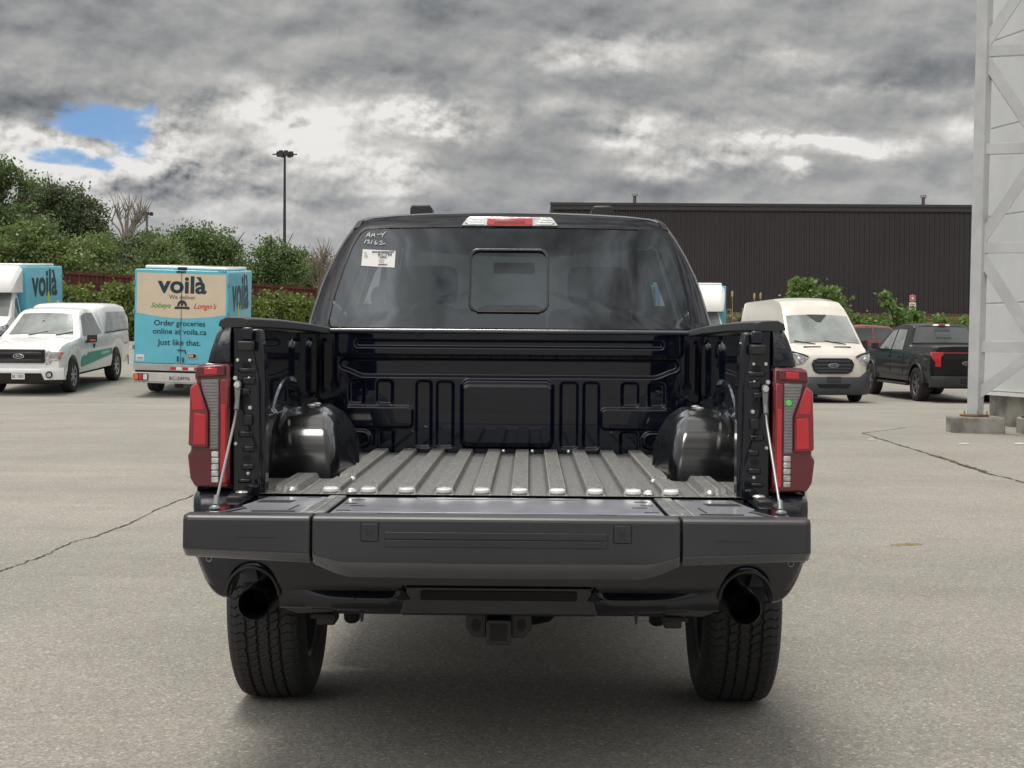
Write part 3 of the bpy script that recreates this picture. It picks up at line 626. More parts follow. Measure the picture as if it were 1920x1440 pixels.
for k, (px, py, lab) in enumerate(((1374, 552, 'tall dry reed left of the beige van'), (1417, 556, 'bent dry reed above the beige van roof'), (1428, 555, 'thin dry reed behind the beige van'))):
    q = at(px, py, 53); gz = terrain(q.x, 53); r_ = thing('reed', lab, 'reed', (q.x, 53, gz), 0, 'dry reeds'); h = q.z-gz
    MB().tube([(.02, 0, -.1), (0, 0, h*.6), ((-.1, -.25, -.2)[k]*.2, 0, h)], .010, 5).build('stalk', REED, r_)
    MB().ball(((-.1, -.25, -.2)[k]*.2, 0, h), (.045, .04, .13), 10).build('seed_head', REED, r_)
# notice board on a post
q = at(1711, 566, 57); gz = terrain(q.x, 57); sg = thing('sign_post', 'small red and white notice on a post behind the dark pickup', 'sign', (q.x, 57, gz))
zz = q.z-gz
MB().tube([(0, .03, -.2), (0, .03, zz+.3)], .03, 8).build('post', STEEL, sg)
MB().box(-.12, .12, -.01, .01, zz+.02, zz+.27).build('upper_plate', mat('pink_red_plate', (.55, .22, .22), .5), sg, bevel=.003)
MB().box(-.13, .13, -.01, .01, zz-.32, zz-.02).build('lower_plate', WHITEV, sg, bevel=.003)
b = MB(); b.ext(ell(0, zz+.145, .075, .075), 'y', -.013, -.0105); b.ext(ell(0, zz+.145, .05, .05), 'y', -.0145, -.0132, 1); b.build('emblem', [INKR, WHITEV], sg)
MB().box(-.09, .09, -.013, -.0105, zz-.12, zz-.09).box(-.09, .06, -.013, -.0105, zz-.18, zz-.16).box(-.09, .08, -.013, -.0105, zz-.24, zz-.22).build('printed_lines', INKR, sg)
# ------------------------------------------------------------------ black pickup with the open tailgate (tail plane y = 0, nose toward +y)
def tyre(name, parent, c, R=.418, w=.275, tread=False, m=RUB, rim_side=1, rimmat=ALLOYD, spokes=6, rr=.265):
    prof = [(rr, -w*.40), (rr+.02, -w*.46), (rr+(R-rr)*.45, -w*.52), (R-.035, -w*.49), (R-.012, -w*.44), (R-.002, -w*.36), (R, -w*.2), (R, w*.2), (R-.002, w*.36), (R-.012, w*.44), (R-.035, w*.49), (rr+(R-rr)*.45, w*.52), (rr+.02, w*.46), (rr, w*.40)]
    if tread:
        NU, NV = 1044, 64; V = []; b = MB(); p2 = pl([(t, r) for r, t in prof[3:11]])
        for i in range(NU):
            a = 2*math.pi*i/NU; row = []; u = a*R
            for j in range(NV+1):
                v = (j/NV-.5)*w*.96; r = p2(v); av = abs(v); h = 0
                pitch = 2*math.pi*R/78
                for g0, gw in ((.022, .0042), (.060, .0046)):
                    wob = .0022*math.sin(2*math.pi*u/pitch*(.5 if g0 > .03 else 1))
                    if abs(av-g0-wob) < gw: h = .010
                if not h and av < .122:
                    zz = (abs(((v+.5)/.021) % 2-1)-.5)*.010
                    sl = (v*.55 if av < .055 else zz*1.1+math.copysign(av*.12, v))
                    ph = ((u+sl+(.5*pitch if v > 0 else 0))/(pitch*(1 if av > .055 else 1))) % 1
                    if ph < (.13 if av > .055 else .15) and not (av < .018 and ph < .05): h = .006 if av > .022 else .004
                elif av >= .122:
                    ph = ((u+(.5*pitch if v > 0 else 0))/pitch) % 1
                    if ph < .14: h = .004
                row.append((c[0]+v, c[1]+(r-h)*math.cos(a), c[2]+(r-h)*math.sin(a)))
            V.append([b.bm.verts.new(p) for p in row])
        for i in range(NU):
            A, B_ = V[i], V[(i+1) % NU]
            for j in range(NV): b.bm.faces.new((A[j], A[j+1], B_[j+1], B_[j]))
        for sgn in (-1, 1):
            pr = [(rr, sgn*w*.40), (rr+.02, sgn*w*.46), (rr+.045, sgn*w*.485), (rr+.05, sgn*w*.495), (rr+(R-rr)*.45, sgn*w*.52), (R-.05, sgn*w*.505), (p2(w*.48), sgn*w*.48)]
            b.lathe(pr, c, 'x', 96) if False else None
            secs = [[(c[0]+t, c[1]+r*math.cos(2*math.pi*k/96), c[2]+r*math.sin(2*math.pi*k/96)) for r, t in pr] for k in range(97)]
            b.loft(secs, False, False)
        o = b.build(name, m, parent, smooth=28, recalc=False)
    else:
        b = MB(); b.lathe(prof, c, 'x', 40); o = b.build(name, m, parent, smooth=50)
    b = MB(); s = rim_side
    b.lathe([(rr+.004, -w*.42), (rr-.012, -w*.38), (rr-.02, 0), (rr-.012, w*.38), (rr+.004, w*.42), (rr-.03, w*.36 if s > 0 else -w*.36)], c, 'x', 40)
    x = c[0]+s*w*.34
    b.lathe([(.0, s*w*.36), (.05, s*w*.36), (.06, s*w*.30), (.05, s*w*.1)], c, 'x', 24)
    for k in range(spokes):
        a = 2*math.pi*k/spokes+.3
        def q(r, da, dx): return (c[0]+s*(w*.33+dx), c[1]+r*math.cos(a+da), c[2]+r*math.sin(a+da))
        b.loft([[q(.045, -.5, .01), q(.045, .5, .01), q(.045, .5, -.02), q(.045, -.5, -.02)], [q(rr-.015, -.13, .012), q(rr-.015, .13, .012), q(rr-.015, .13, -.03), q(rr-.015, -.13, -.03)]])
    b.build('rim', rimmat, o, bevel=.003)
    MB().lathe([(0, -.012), (rr*.62, -.012), (rr*.62, .012), (0, .012)], c, 'x', 28).build('brake_disc', STEEL, o)
    return o

hero = thing('pickup_truck', 'black pickup truck seen from behind with its tailgate lowered and bed empty', 'pickup truck', (0, 0, 0))
S2 = (-1, 1)
# --- wheels
RAX, FAX = 1.20, 4.88
for s in S2:
    tyre('wheel', hero, (s*.862, RAX, .418), tread=True, rim_side=s)
    tyre('wheel', hero, (s*.862, FAX, .418), rim_side=s)
# --- bed sides (outer skin, arch cut out)
def side_x(z, y=1.0):
    f = pl([(.5, .905), (.62, .935), (.85, .948), (1.05, .952), (1.2, .942), (1.29, .908), (1.36, .885), (1.415, .862)])(z)
    return f + .045*math.exp(-((z-.86)/.22)**2)*math.exp(-((y-RAX)/.62)**4)
for s in S2:
    b = MB()
    def fn(u, v):
        y = .0+1.74*u; z0 = .52+.20*sstep(.75, .45, y)
        d = abs(y-RAX); zb = .42+math.sqrt(max(0, .50**2-d*d)) if d < .50 else z0
        zb = max(zb, z0); z = zb+(1.415-zb)*v
        tuck = .022*max(0, 1-u*22)
        return (s*(side_x(z, y)-tuck), y, z)
    b.grid(fn, 90, 26); b.build('bed_side', BLACK, hero, smooth=50, solid=0)
    # wheel-arch lip and liner
    b = MB(); secs = []
    for k in range(25):
        a = R_(10+160*k/24); cy, cz = RAX+.50*math.cos(a), .42+.50*math.sin(a); x = side_x(cz, cy)
        secs.append([(s*(x+.006), cy-.012*math.cos(a), cz-.012*math.sin(a)), (s*(x+.01), cy+.03*math.cos(a), cz+.03*math.sin(a)), (s*(x-.05), cy+.02*math.cos(a), cz+.02*math.sin(a)), (s*(x-.05), cy-.012*math.cos(a), cz-.012*math.sin(a))])
    b.loft(secs); b.build('wheel_arch_trim', PLAST, hero)
    b = MB(); b.grid(lambda u, v: (s*(.62+.30*v), RAX+.49*math.cos(R_(180*u)), .42+.49*math.sin(R_(180*u))), 20, 2); b.build('wheel_liner', MATTE, hero)
# --- rail caps
for s in S2:
    b = MB(); secs = []
    for y, zt_, out, inn in ((-.005, 1.428, .858, .772), (.03, 1.430, .863, .765), (.12, 1.430, .866, .752), (.5, 1.430, .868, .747), (1.2, 1.424, .866, .745), (1.74, 1.414, .864, .744)):
        secs.append([(s*inn, y, zt_-.028), (s*inn, y, zt_-.004), (s*(inn+.02), y, zt_+.002), (s*(out-.02), y, zt_+.003), (s*out, y, zt_-.008), (s*(out+.004), y, zt_-.024), (s*(out-.01), y, zt_-.030)])
    b.loft(secs); b.build('bed_rail_cap', PLAST, hero, bevel=.002, smooth=25)
# --- bed floor with ribs (height field)
RP = .1168
def ribh(x, y):
    ph = ((x/RP+.5+.5) % 1)-.5; d = abs(ph)*RP          # rib centre at +-RP/2
    h = max(0, min(1, (.031-d)/.006))
    if abs(x) > .60: h = max(0, min(1, (.045-abs(abs(x)-.665))/.012))
    endf = max(0, min(1, (y-.055)/.03))
    if .44 < abs(x) < .61 and .40 < y < .50: endf = min(endf, .0 if .42 < y < .48 else .4)
    return h*endf*.019
b = MB()
b.grid(lambda u, v: (-.80+1.6*u, 1.72*v**1.3, .893+ribh(-.80+1.6*u, 1.72*v**1.3)), 640, 90)
def floor_mat():
    m = bpy.data.materials.new('speckled_bed_coating'); m.use_nodes = True; t = m.node_tree; bs = t.nodes['Principled BSDF']; c = N(t, 'ShaderNodeTexCoord').outputs['Object']
    a = N(t, 'ShaderNodeTexNoise'); L(t, c, a.inputs['Vector']); a.inputs['Scale'].default_value = 120; a.inputs['Detail'].default_value = 4; a.inputs['Roughness'].default_value = .7
    d = N(t, 'ShaderNodeTexNoise'); L(t, c, d.inputs['Vector']); d.inputs['Scale'].default_value = 4; d.inputs['Detail'].default_value = 6
    k = mixc(t, ss(t, a.outputs['Fac'], .38, .62), (.035, .036, .036), (.20, .20, .19)); k2 = mixc(t, mth(t, 'MULTIPLY', ss(t, d.outputs['Fac'], .4, .7), .5), k, (.135, .135, .13))
    sxx = N(t, 'ShaderNodeSeparateXYZ'); L(t, c, sxx.inputs[0])       # rib edges worn pale, shadow lines painted dark along their feet
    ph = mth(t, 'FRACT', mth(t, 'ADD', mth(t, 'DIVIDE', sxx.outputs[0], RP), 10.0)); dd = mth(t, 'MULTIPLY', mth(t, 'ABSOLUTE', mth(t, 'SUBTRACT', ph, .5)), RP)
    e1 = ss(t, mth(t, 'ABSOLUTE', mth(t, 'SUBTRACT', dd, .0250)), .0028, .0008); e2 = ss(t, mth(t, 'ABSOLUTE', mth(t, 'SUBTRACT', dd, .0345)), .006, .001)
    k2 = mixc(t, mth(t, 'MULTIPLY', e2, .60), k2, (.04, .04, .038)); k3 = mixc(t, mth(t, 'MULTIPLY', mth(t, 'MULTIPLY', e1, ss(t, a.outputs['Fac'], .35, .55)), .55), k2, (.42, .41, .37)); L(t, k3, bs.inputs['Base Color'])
    bs.inputs['Roughness'].default_value = .62; bs.inputs['Coat Weight'].default_value = .15; bs.inputs['Coat Roughness'].default_value = .4
    bp = N(t, 'ShaderNodeBump'); bp.inputs['Strength'].default_value = .35; bp.inputs['Distance'].default_value = .002; L(t, a.outputs['Fac'], bp.inputs['Height']); L(t, bp.outputs[0], bs.inputs['Normal']); return m
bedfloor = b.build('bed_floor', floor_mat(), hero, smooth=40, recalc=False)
MB().box(-.84, .84, .0, 1.72, .80, .885).build('floor_underside', FRAME, hero)
RIB_GLINT = mat('rib_end_glint', (.86, .86, .87), .3, coat=.6)  # sky glint on the rib ends, painted as near-white
for k in range(-5, 5):
    x = (k+.5)*RP; b = MB(); b.ext(ell(x, .058, .024, .030), 'z', .893, .909); b.build('rib_end', RIB_GLINT, bedfloor, bevel=.005)
for x, y, r in ((-.645, .05, .014), (.645, .05, .014), (-.50, .42, .012), (.50, .42, .012), (-.46, .035, .018), (.455, .035, .018)):
    MB().ball((x, y, .898), (r, r, .012), 12).build('floor_bolt', BOLT, bedfloor)
for x in (-.41, -.02, .10, .25, .52, .69, -.69):
    MB().ball((x, 1.69, .905), (.009, .009, .009), 10).build('floor_bolt', BOLT, bedfloor)
# --- headboard (height field)
def rr_d(x, z, x0, x1, z0, z1, r):
    qx = abs(x-(x0+x1)/2)-(x1-x0)/2+r; qz = abs(z-(z0+z1)/2)-(z1-z0)/2+r
    return math.hypot(max(qx, 0), max(qz, 0))+min(max(qx, qz), 0)-r
def bump_(d, w): return sstep(w, -w, d)
def PX(u): return (600+u/2.743-954.3)/449.2
def PZ(u, v): return .893+(851-(600+v/2.743)+((600+u/2.743)-954)*.0085)*.002223
FEAT = []
for (u0, v0, u1, v1, r, h, w) in ((730, 312, 1198, 658, .03, .012, .007), (735, 340, 1192, 640, .025, .006, .005),
    (497, 315, 572, 655, .016, -.012, .006), (603, 318, 685, 655, .016, -.012, .006), (1240, 325, 1325, 662, .016, -.012, .006), (1358, 325, 1435, 665, .016, -.012, .006),
    (150, 310, 225, 430, .014, -.012, .005), (293, 312, 372, 432, .014, -.012, .005), (1555, 328, 1637, 446, .014, -.012, .005), (1693, 332, 1770, 448, .014, -.012, .005),
    (118, 445, 478, 552, .02, .012, .006), (1447, 460, 1805, 566, .02, .012, .006),
    (60, 568, 262, 655, .035, .010, .006), (90, 598, 222, 632, .02, -.008, .005), (1660, 582, 1880, 668, .035, .010, .006), (1705, 612, 1850, 645, .02, -.008, .005),
    (296, 566, 378, 700, .014, -.010, .005), (1548, 580, 1634, 700, .014, -.010, .005)):
    FEAT.append((PX(u0), PX(u1), PZ((u0+u1)/2, v1), PZ((u0+u1)/2, v0), r, h, w))
# mirror the features so the panel is symmetrical
def headh(x, z):
    h = 0
    for x0, x1, z0, z1, r, hh, w in FEAT: h += hh*bump_(rr_d(x, z, x0, x1, z0, z1, r), w)
    h -= .020*bump_(rr_d(x, z, -.705, .705, 1.213+.03*sstep(.60, .70, abs(x)), 1.285, .02), .007)      # step below the upper panel
    h += .010*bump_(rr_d(x, z, -.72, .72, 1.30, 1.40, .02), .006)
    h -= .014*bump_(rr_d(x, z, -.64, .64, 1.335, 1.362, .01), .005)
    return h
b = MB(); b.grid(lambda u, v: (-.79+1.58*u, 1.735-headh(-.79+1.58*u, .885+.53*v), .885+.53*v), 460, 170)
b.build('headboard', BLACKIN, hero, smooth=60, recalc=False)
MB().box(-.76, .76, 1.722, 1.80, 1.392, 1.410).tube([(-.755, 1.716, 1.401), (.755, 1.716, 1.401)], .0095, 12).build('headboard_ledge', mat('ledge_sheen', (.035, .038, .045), .22, coat=1), hero, bevel=.001)  # base lifted off black to paint in the lip's sky highlight
# --- inner bed walls with wheel housings
for s in S2:
    def wh_(y, z):
        h = 0
        for y0 in (.22, 1.02, 1.46): h += .012*bump_(rr_d(y, z, y0, y0+.16, 1.14, 1.36, .03), .01)
        d = math.hypot((y-.92)*.72, (z-.90)*1.0); h += .010*bump_(abs(d-.31)-.014, .010)*(1 if z > .9 else 0)
        h += .012*bump_(rr_d(y, z, .1, 1.68, 1.10, 1.118, .008), .006)
        h -= .012*bump_(rr_d(y, z, .16, .30, .95, 1.06, .03), .01)
        h -= .02*bump_(rr_d(y, z, .12, .24, 1.12, 1.19, .02), .006)
        return h
    b = MB(); b.grid(lambda u, v: (s*(.80-wh_(.04+1.69*u, .89+.5*v)), .04+1.69*u, .89+.5*v), 240, 90)
    b.build('bed_inner_wall', BLACKIN, hero, smooth=60, recalc=False)
    def hs(u, v):
        a = math.pi*u; e = .62
        top = .242-.012*math.cos(a)
        y = .92-.40*math.copysign(abs(math.cos(a))**.92, math.cos(a)); z = .885+top*abs(math.sin(a))**.78
        w = v
        x = .80-.205*min(1, w/.72)
        if w > .72:
            t = (w-.72)/.28; k = 1-.16*t*t
            y = .92+(y-.92)*(1-.20*t**1.6); z = .885+(z-.885)*(1-.20*t**1.6); x = .595-.035*math.sin(t*math.pi/2)
        k2 = .004*math.sin(a*9)**2*(1 if w > .3 else 0); x += .062*max(0, (z-.885)/.242)**2*(1 if w > .35 else w/.35)
        return (s*(x), y, z-k2*abs(math.sin(a)))
    b = MB(); b.grid(hs, 64, 36)
    # inner face
    ring = [hs(i/64, 1.0) for i in range(65)]
    cvs = []
    for t in (1, .82, .6, .35, .1):
        cvs.append([(s*(abs(p[0])-.020*(1-t)-.055*(1-t)*max(0, (p[2]-.885)/.242)), .92+(p[1]-.92)*t, .885+(p[2]-.885)*t) for p in ring])
    b.loft(cvs, False, False); bmesh.ops.remove_doubles(b.bm, verts=b.bm.verts, dist=1e-5)
    hw = b.build('wheel_housing', mat('housing_coated_paint', (.005, .0055, .0065), .3, coat=1, coatr=.13, spec=.1, bump=.16, bscale=260), hero, smooth=80)
    for y in (.86, 1.0): MB().ball((s*.70, y, 1.124), (.018, .022, .008), 10).build('housing_clip', mat('clip_grey', (.45, .45, .44), .25, metal=.6), hw)
    # tie-down plate
    b = MB(); b.ext(rrect(.10, .17, 1.13, 1.185, .01), 'x', s*.765, s*.782); b.build('tie_down_plate', PLASTD, hero, bevel=.002)
    # --- jamb at the tail end
    b = MB(); b.ext([(s*x, z) for x, z in ((.822, .86), (.822, 1.405), (.778, 1.405), (.762, 1.35), (.752, 1.29), (.738, 1.23), (.734, .99), (.732, .86))], 'y', .0, .05)
    jb = b.build('tail_jamb', BLACK, hero, bevel=.008)
    b = MB(); b.ext([(s*x, z) for x, z in ((.748, .885), (.752, 1.22), (.765, 1.30), (.79, 1.395), (.737, 1.395), (.726, 1.30), (.722, 1.22), (.722, .885))], 'y', .02, .085); b.build('jamb_flange', BLACK, jb, bevel=.006)
    for (xa, xb_, za, zb2, d) in ((.752, .80, 1.328, 1.358, .035), (.757, .79, 1.36, 1.40, .02), (.748, .80, 1.262, 1.278, .018), (.757, .785, 1.10, 1.135, .022), (.765, .80, 1.195, 1.215, .014), (.752, .785, 1.02, 1.04, .016), (.756, .80, 1.065, 1.085, .01), (.752, .79, .965, .985, .016), (.762, .80, .925, .94, .014), (.75, .79, 1.225, 1.25, .010)):
        b = MB(); b.box(min(s*xa, s*xb_), max(s*xa, s*xb_), -d, .004, za, zb2); b.build('jamb_bracket', PLASTD if d > .02 else BLACK, jb, bevel=.005)
    for x, z, r in ((.803, 1.30, .006), (.768, 1.245, .006), (.765, 1.155, .007), (.808, 1.045, .006), (.77, .955, .006), (.81, 1.245, .008), (.766, 1.30, .005)):
        MB().lathe([(0, -.010), (r*.8, -.009), (r, -.004), (r, .003)], (s*x, 0, z), 'y', 10).build('jamb_screw', BOLT, jb)
    for x, z, rx, rz2 in ((.778, 1.285, .014, .010), (.775, 1.178, .012, .016), (.775, 1.00, .014, .010), (.772, .905, .013, .012)):
        MB().ext(ell(s*x, z, rx, rz2, 16), 'y', -.002, .002).build('jamb_hole', MATTE, jb)
    # --- fender column above the lamp
    b = MB(); secs = []
    for z, xo, y0 in ((1.292, .898, -.022), (1.33, .889, -.020), (1.38, .872, -.014), (1.405, .858, -.002)):
        secs.append([(s*.822, y0, z), (s*(xo-.02), y0, z), (s*(xo-.004), y0+.014, z), (s*xo, y0+.045, z), (s*xo, .10, z), (s*.822, .10, z)])
    b.loft(secs); b.build('fender_corner', BLACK, hero, bevel=.003, smooth=50)
    # --- tail lamp
    LP = [(.822, 1.290), (.905, 1.290), (.925, 1.283), (.931, 1.245), (.921, 1.232), (.938, 1.222), (.944, 1.05), (.940, 1.024), (.952, 1.012), (.944, .94), (.928, .913), (.822, .910)]
    def lampz(pts, y0, y1, m, nm, par, bev=.004, wrap=False):
        b = MB(); b.ext([(s*x, z) for x, z in pts], 'y', y0, y1); return b.build(nm, m, par, bevel=bev)
    lamp = lampz(LP, -.028, .02, REDD, 'tail_lamp', hero, .008)
    b = MB(); b.loft([[(s*(x if x > .85 else .86), y, z) if x > .9 else (s*.86, y, z) for x, z in LP] for y in (.021, .17)]); b.build('side_lens', REDD, lamp, bevel=.006)
    lampz([(.836, 1.286), (.922, 1.280), (.927, 1.247), (.836, 1.252)], -.040, -.028, REDD, 'upper_lens', lamp, .004)
    lampz([(.858, 1.277), (.897, 1.275), (.897, 1.256), (.858, 1.258)], -.043, -.0402, REDB, 'upper_bar', lamp, .003)
    lampz([(.828, 1.243), (.851, 1.243), (.851, .925), (.828, .925)], -.036, -.0285, REDM, 'inner_strip', lamp, .004)
    lampz([(.834, 1.165), (.848, 1.165), (.848, .93), (.834, .93)], -.038, -.0362, REDB, 'inner_light_bar', lamp, .002)
    b = MB(); b.ext([(s*x, z) for x, z in ((.855, 1.243), (.910, 1.241), (.905, 1.205), (.882, 1.145), (.882, 1.030), (.855, 1.030))], 'y', -.034, -.0285)
    gl_ = b.build('grey_lens', CLEARG, lamp, bevel=.003)
    b = MB()
    for k in range(22):
        z = 1.036+k*.0093; xo = pl([(1.03, .880), (1.145, .880), (1.205, .902), (1.24, .906)])(z); b.box(min(s*.857, s*xo), max(s*.857, s*xo), -.0362, -.0345, z, z+.0045)
    b.build('lens_flutes', mat('flute_grey', (.225, .22, .225), .2, coat=1), gl_, bevel=.0012)
    for k in range(5):
        z = .928+k*.0195; lampz([(.855, z), (.877, z), (.877, z+.0175), (.855, z+.0175)], -.036, -.0285, CLEARW, 'reverse_lens', lamp, .003)
    b = MB(); O = [(.917, 1.236), (.940, 1.218), (.946, 1.04), (.886, 1.032), (.886, 1.140), (.890, 1.152)]
    b.ext([(s*x, z) for x, z in O], 'y', -.046, -.0285); ob = b.build('outer_lens', REDM, lamp, bevel=.007)
    lampz([(.892, 1.135), (.926, 1.140), (.929, 1.046), (.892, 1.044)], -.0495, -.0462, REDB, 'outer_light_panel', lamp, .004)
    lampz([(.918, 1.230), (.936, 1.214), (.932, 1.150), (.897, 1.150)], -.0485, -.0462, REDB, 'outer_light_bar', lamp, .003)
    if s > 0:
        b = MB(); b.lathe([(0, -.0065), (.0085, -.006), (.0095, -.002), (.0095, .0)], (.8685, -.0345, 1.184), 'y', 20); b.build('green_sticker', mat('green_dot', (.10, .80, .12), .4, coat=.4), lamp)
    # --- body below the lamp
    b = MB(); secs = []
    for z, xo, y0 in ((.90, .934, -.030), (.885, .936, -.055), (.86, .935, -.066), (.70, .93, -.06)):
        secs.append([(s*.815, y0, z), (s*(xo-.03), y0, z), (s*(xo-.006), y0+.02, z), (s*xo, y0+.06, z), (s*xo, .14, z), (s*.815, .14, z)])
    b.loft(secs); b.build('lamp_sill', BLACK, hero, bevel=.004, smooth=40)
# --- rear bumper
bm_x = sorted(set([round(-.935+1.87*k/220, 5) for k in range(221)]+[.7351*s2+dd for s2 in S2 for dd in (-.0751, .0751)]))
def bz(x):
    a = abs(x); d = a-.735
    base_ = .553+.012*sstep(.3, .62, a)
    if a > .805: base_ = .583+max(0, (a-.812)/.122)**2.6*.155
    elif a < .665: base_ = .553+.008*sstep(.3, .6, a)
    else: base_ = .60
    if abs(d) < .077: base_ = max(base_, .592+math.sqrt(max(0, .077**2-d*d))*1.06)
    return base_
b = MB(); secs = []
for x in bm_x:
    a = abs(x); zb_ = bz(x); yo = -.150+.11*(a/.935)**7; zt_ = .765-.0*a
    lip = .016*sstep(.30, .33, a)*sstep(.62, .42, a); rec = 0
    prof = [(yo+.02, .80), (yo+.004, zt_), (yo, max(.70, zb_+.045)), (yo+.002, max(.655, zb_+.036)), (yo+.006, max(.63, zb_+.028)), (yo+.012, max(.620, zb_+.022)), (yo+.010-lip*.8, max(.604, zb_+.016)), (yo+.012-lip, max(.590, zb_+.010)), (yo+.02-lip, max(.570, zb_+.004)), (yo+.035-lip*.6, zb_), (yo+.075, zb_+.002), (.06, zb_+.015), (.06, .80)]
    secs.append([(x, y, z) for y, z in prof])
b.loft(secs); bump = b.build('rear_bumper', BLACK, hero, smooth=38)
for s in S2:
    b = MB(); secs = []
    for k in range(29):     # rounded lip round the exhaust cut-out
        a = R_(4+172*k/28); r = .082; c = (s*.735+r*math.cos(a), .598+r*1.06*math.sin(a)); y = -.150+.11*(abs(c[0])/.935)**7
        secs.append([(c[0]+.006*math.cos(a)*math.cos(t), y+.006-.008*math.sin(t), c[1]+.006*math.sin(a)*math.cos(t)) for t in [2*math.pi*j/8 for j in range(8)]])
    b.loft(secs); b.build('exhaust_cutout_lip', PLASTD, bump, smooth=60)
    MB().lathe([(.0068, -.004), (.0098, -.005), (.0105, 0), (.0105, .01)], (s*.872, -.085, .705), 'y', 20).build('parking_sensor', mat('sensor_ring', (.16, .17, .17), .4), bump)
    MB().lathe([(0, -.003), (.0066, -.003), (.0068, .01)], (s*.872, -.085, .705), 'y', 16).build('sensor_face', PLASTD, bump)
    # exhaust tip
    cx_, cz = s*.737, .568
    b = MB(); b.lathe([(.0445, .30), (.0445, -.055), (.047, -.062), (.0490, -.058), (.050, -.05), (.050, .08), (.046, .12), (.036, .30)], (cx_, -.03, cz), 'y', 40)
    ex = b.build('exhaust_tip', mat('black_tip_coating', (.010, .010, .011), .42, spec=.3), hero, smooth=40)
    MB().lathe([(0, .16), (.044, .16)], (cx_, -.03, cz), 'y', 24).build('exhaust_bore', MATTE, ex)
    MB().tube([(cx_, .25, cz), (cx_*.98, .6, cz+.02), (s*.60, 1.0, .62)], .035, 12).build('exhaust_pipe', FRAME, ex)
STEP = mat('step_pad', (.013, .013, .014), .7, bump=.3, bscale=300)
MB().ext(rrect(-.232, .232, .596, .626, .006), 'y', -.1535, -.12).build('step_pad', MATTE, bump, bevel=.003)
MB().ext([(-.292, .550), (-.278, .640), (.278, .640), (.292, .550)], 'y', -.1505, -.05).build('plate_pocket', BLACK, bump, bevel=.008)
for s in S2:
    MB().ext([(s*.30, .595), (s*.285, .632), (s*.272, .612), (s*.262, .598)], 'y', -.160, -.12).build('step_gusset', MATTE, bump, bevel=.002)
# hitch receiver
hr = MB().ext(rrect(-.037, .037, .463, .537, .008), 'y', -.145, .35).build('hitch_receiver', FRAME, hero, bevel=.003)
MB().ext(rrect(-.026, .026, .474, .526, .003), 'y', -.1462, -.1452).build('receiver_opening', MATTE, hr)
b = MB()
for r0, r1 in (((-.030, .030, .530, .537), 0),): b.box(r0[0], r0[1], -.150, -.1465, r0[2], r0[3])
b.build('receiver_lip', PLASTD, hr, bevel=.001)
for s in S2:
    b = MB(); b.ext([(s*x, z) for x, z in ((.038, .552), (.098, .552), (.098, .505), (.075, .478), (.038, .478))], 'y', -.11, -.098); pb = b.build('chain_bracket', FRAME, hero, bevel=.003)
    MB().ext(ell(s*.068, .515, .014, .019, 16), 'y', -.1125, -.1102).build('bracket_hole', MATTE, pb)
MB().tube([(-.56, -.02, .552), (.56, -.02, .552)], .022, 14).build('hitch_crossbar', FRAME, hero)
for s in S2:
    b = MB(); b.ext([(s*x, z) for x, z in ((.50, .575), (.66, .575), (.645, .548), (.61, .536), (.50, .541))], 'y', -.06, .0); b.build('bumper_brace', mat('brace_grey', (.05, .05, .052), .5), hero, bevel=.006)
    MB().box(min(s*.50, s*.555), max(s*.50, s*.555), -.03, .08, .495, .545).build('brace_bracket', FRAME, hero, bevel=.006)
    MB().tube([(s*.572, -.045, .527), (s*.50, -.045, .527)], .008, 8).build('brace_bolt', FRAME, hero)
    MB().ext([(s*.405, .55), (s*.417, .55), (s*.414, .520), (s*.408, .520)], 'y', -.10, -.08).build('harness_tab', FRAME, hero)
    MB().box(min(s*.42, s*.50), max(s*.42, s*.50), .05, 5.2, .56, .72).build('frame_rail', FRAME, hero)
    b = MB(); b.loft([[(s*.50-.03, y, z), (s*.50+.03, y, z), (s*.50+.03, y, z+.03), (s*.50-.03, y, z+.03)] for y, z in ((.45, .52), (.8, .40), (1.2, .34), (1.6, .42), (1.95, .52))]); b.build('leaf_spring', FRAME, hero)
    MB().tube([(s*.56, .95, .34), (s*.56, .75, .62)], .03, 10).build('shock_absorber', FRAME, hero)
MB().lathe([(.045, -.72), (.045, -.2), (.13, -.12), (.155, 0), (.13, .12), (.045, .2), (.045, .72)], (.05, RAX, .418), 'x', 28).build('rear_axle', FRAME, hero)
MB().lathe([(.02, -.12), (.30, -.12), (.37, -.06), (.37, .06), (.30, .12), (.02, .12)], (0, .62, .68), 'z', 32).build('spare_wheel', RUBB, hero)
MB().box(-.40, .40, 2.2, 4.2, .38, .56).build('underbody', MATTE, hero)
MB().box(-.84, .84, 1.85, 5.3, .56, .72).build('underbody_floor', MATTE, hero)

# --- tailgate, lowered
tg = MB().ext([(-.025, .872), (-.055, .884), (-.50, .884), (-.50, .800), (-.12, .79), (-.025, .83)], 'x', -.798, .798).build('tailgate', BLACK, hero, bevel=.008)
TGP = mat('tailgate_inner_sheen', (.33, .34, .385), .36, coat=.9, coatr=.12, var=.12, vscale=5, bump=.03, bscale=30)  # sky sheen of the black paint put into a pale grey base
TGS = mat('hinge_strip_grey', (.15, .152, .155), .4, coat=.3, var=.2, vscale=12)
def pane(pts, z0, z1, nm, m, par=tg, bev=.003):
    return MB().ext(pts, 'z', z0, z1).build(nm, m, par, bevel=bev)
cp = pane([(-.455, -.05), (.455, -.05), (.462, -.492), (-.462, -.492)], .884, .8885, 'centre_inner_panel', TGP)
pane([(-.44, -.46), (.44, -.46), (.44, -.445), (-.44, -.445)], .8890, .8915, 'panel_crease', TGP, cp, .002)
pane([(-.25, -.06), (.25, -.06), (.24, -.085), (-.24, -.085)], .8889, .8915, 'panel_crease', TGP, cp, .002)
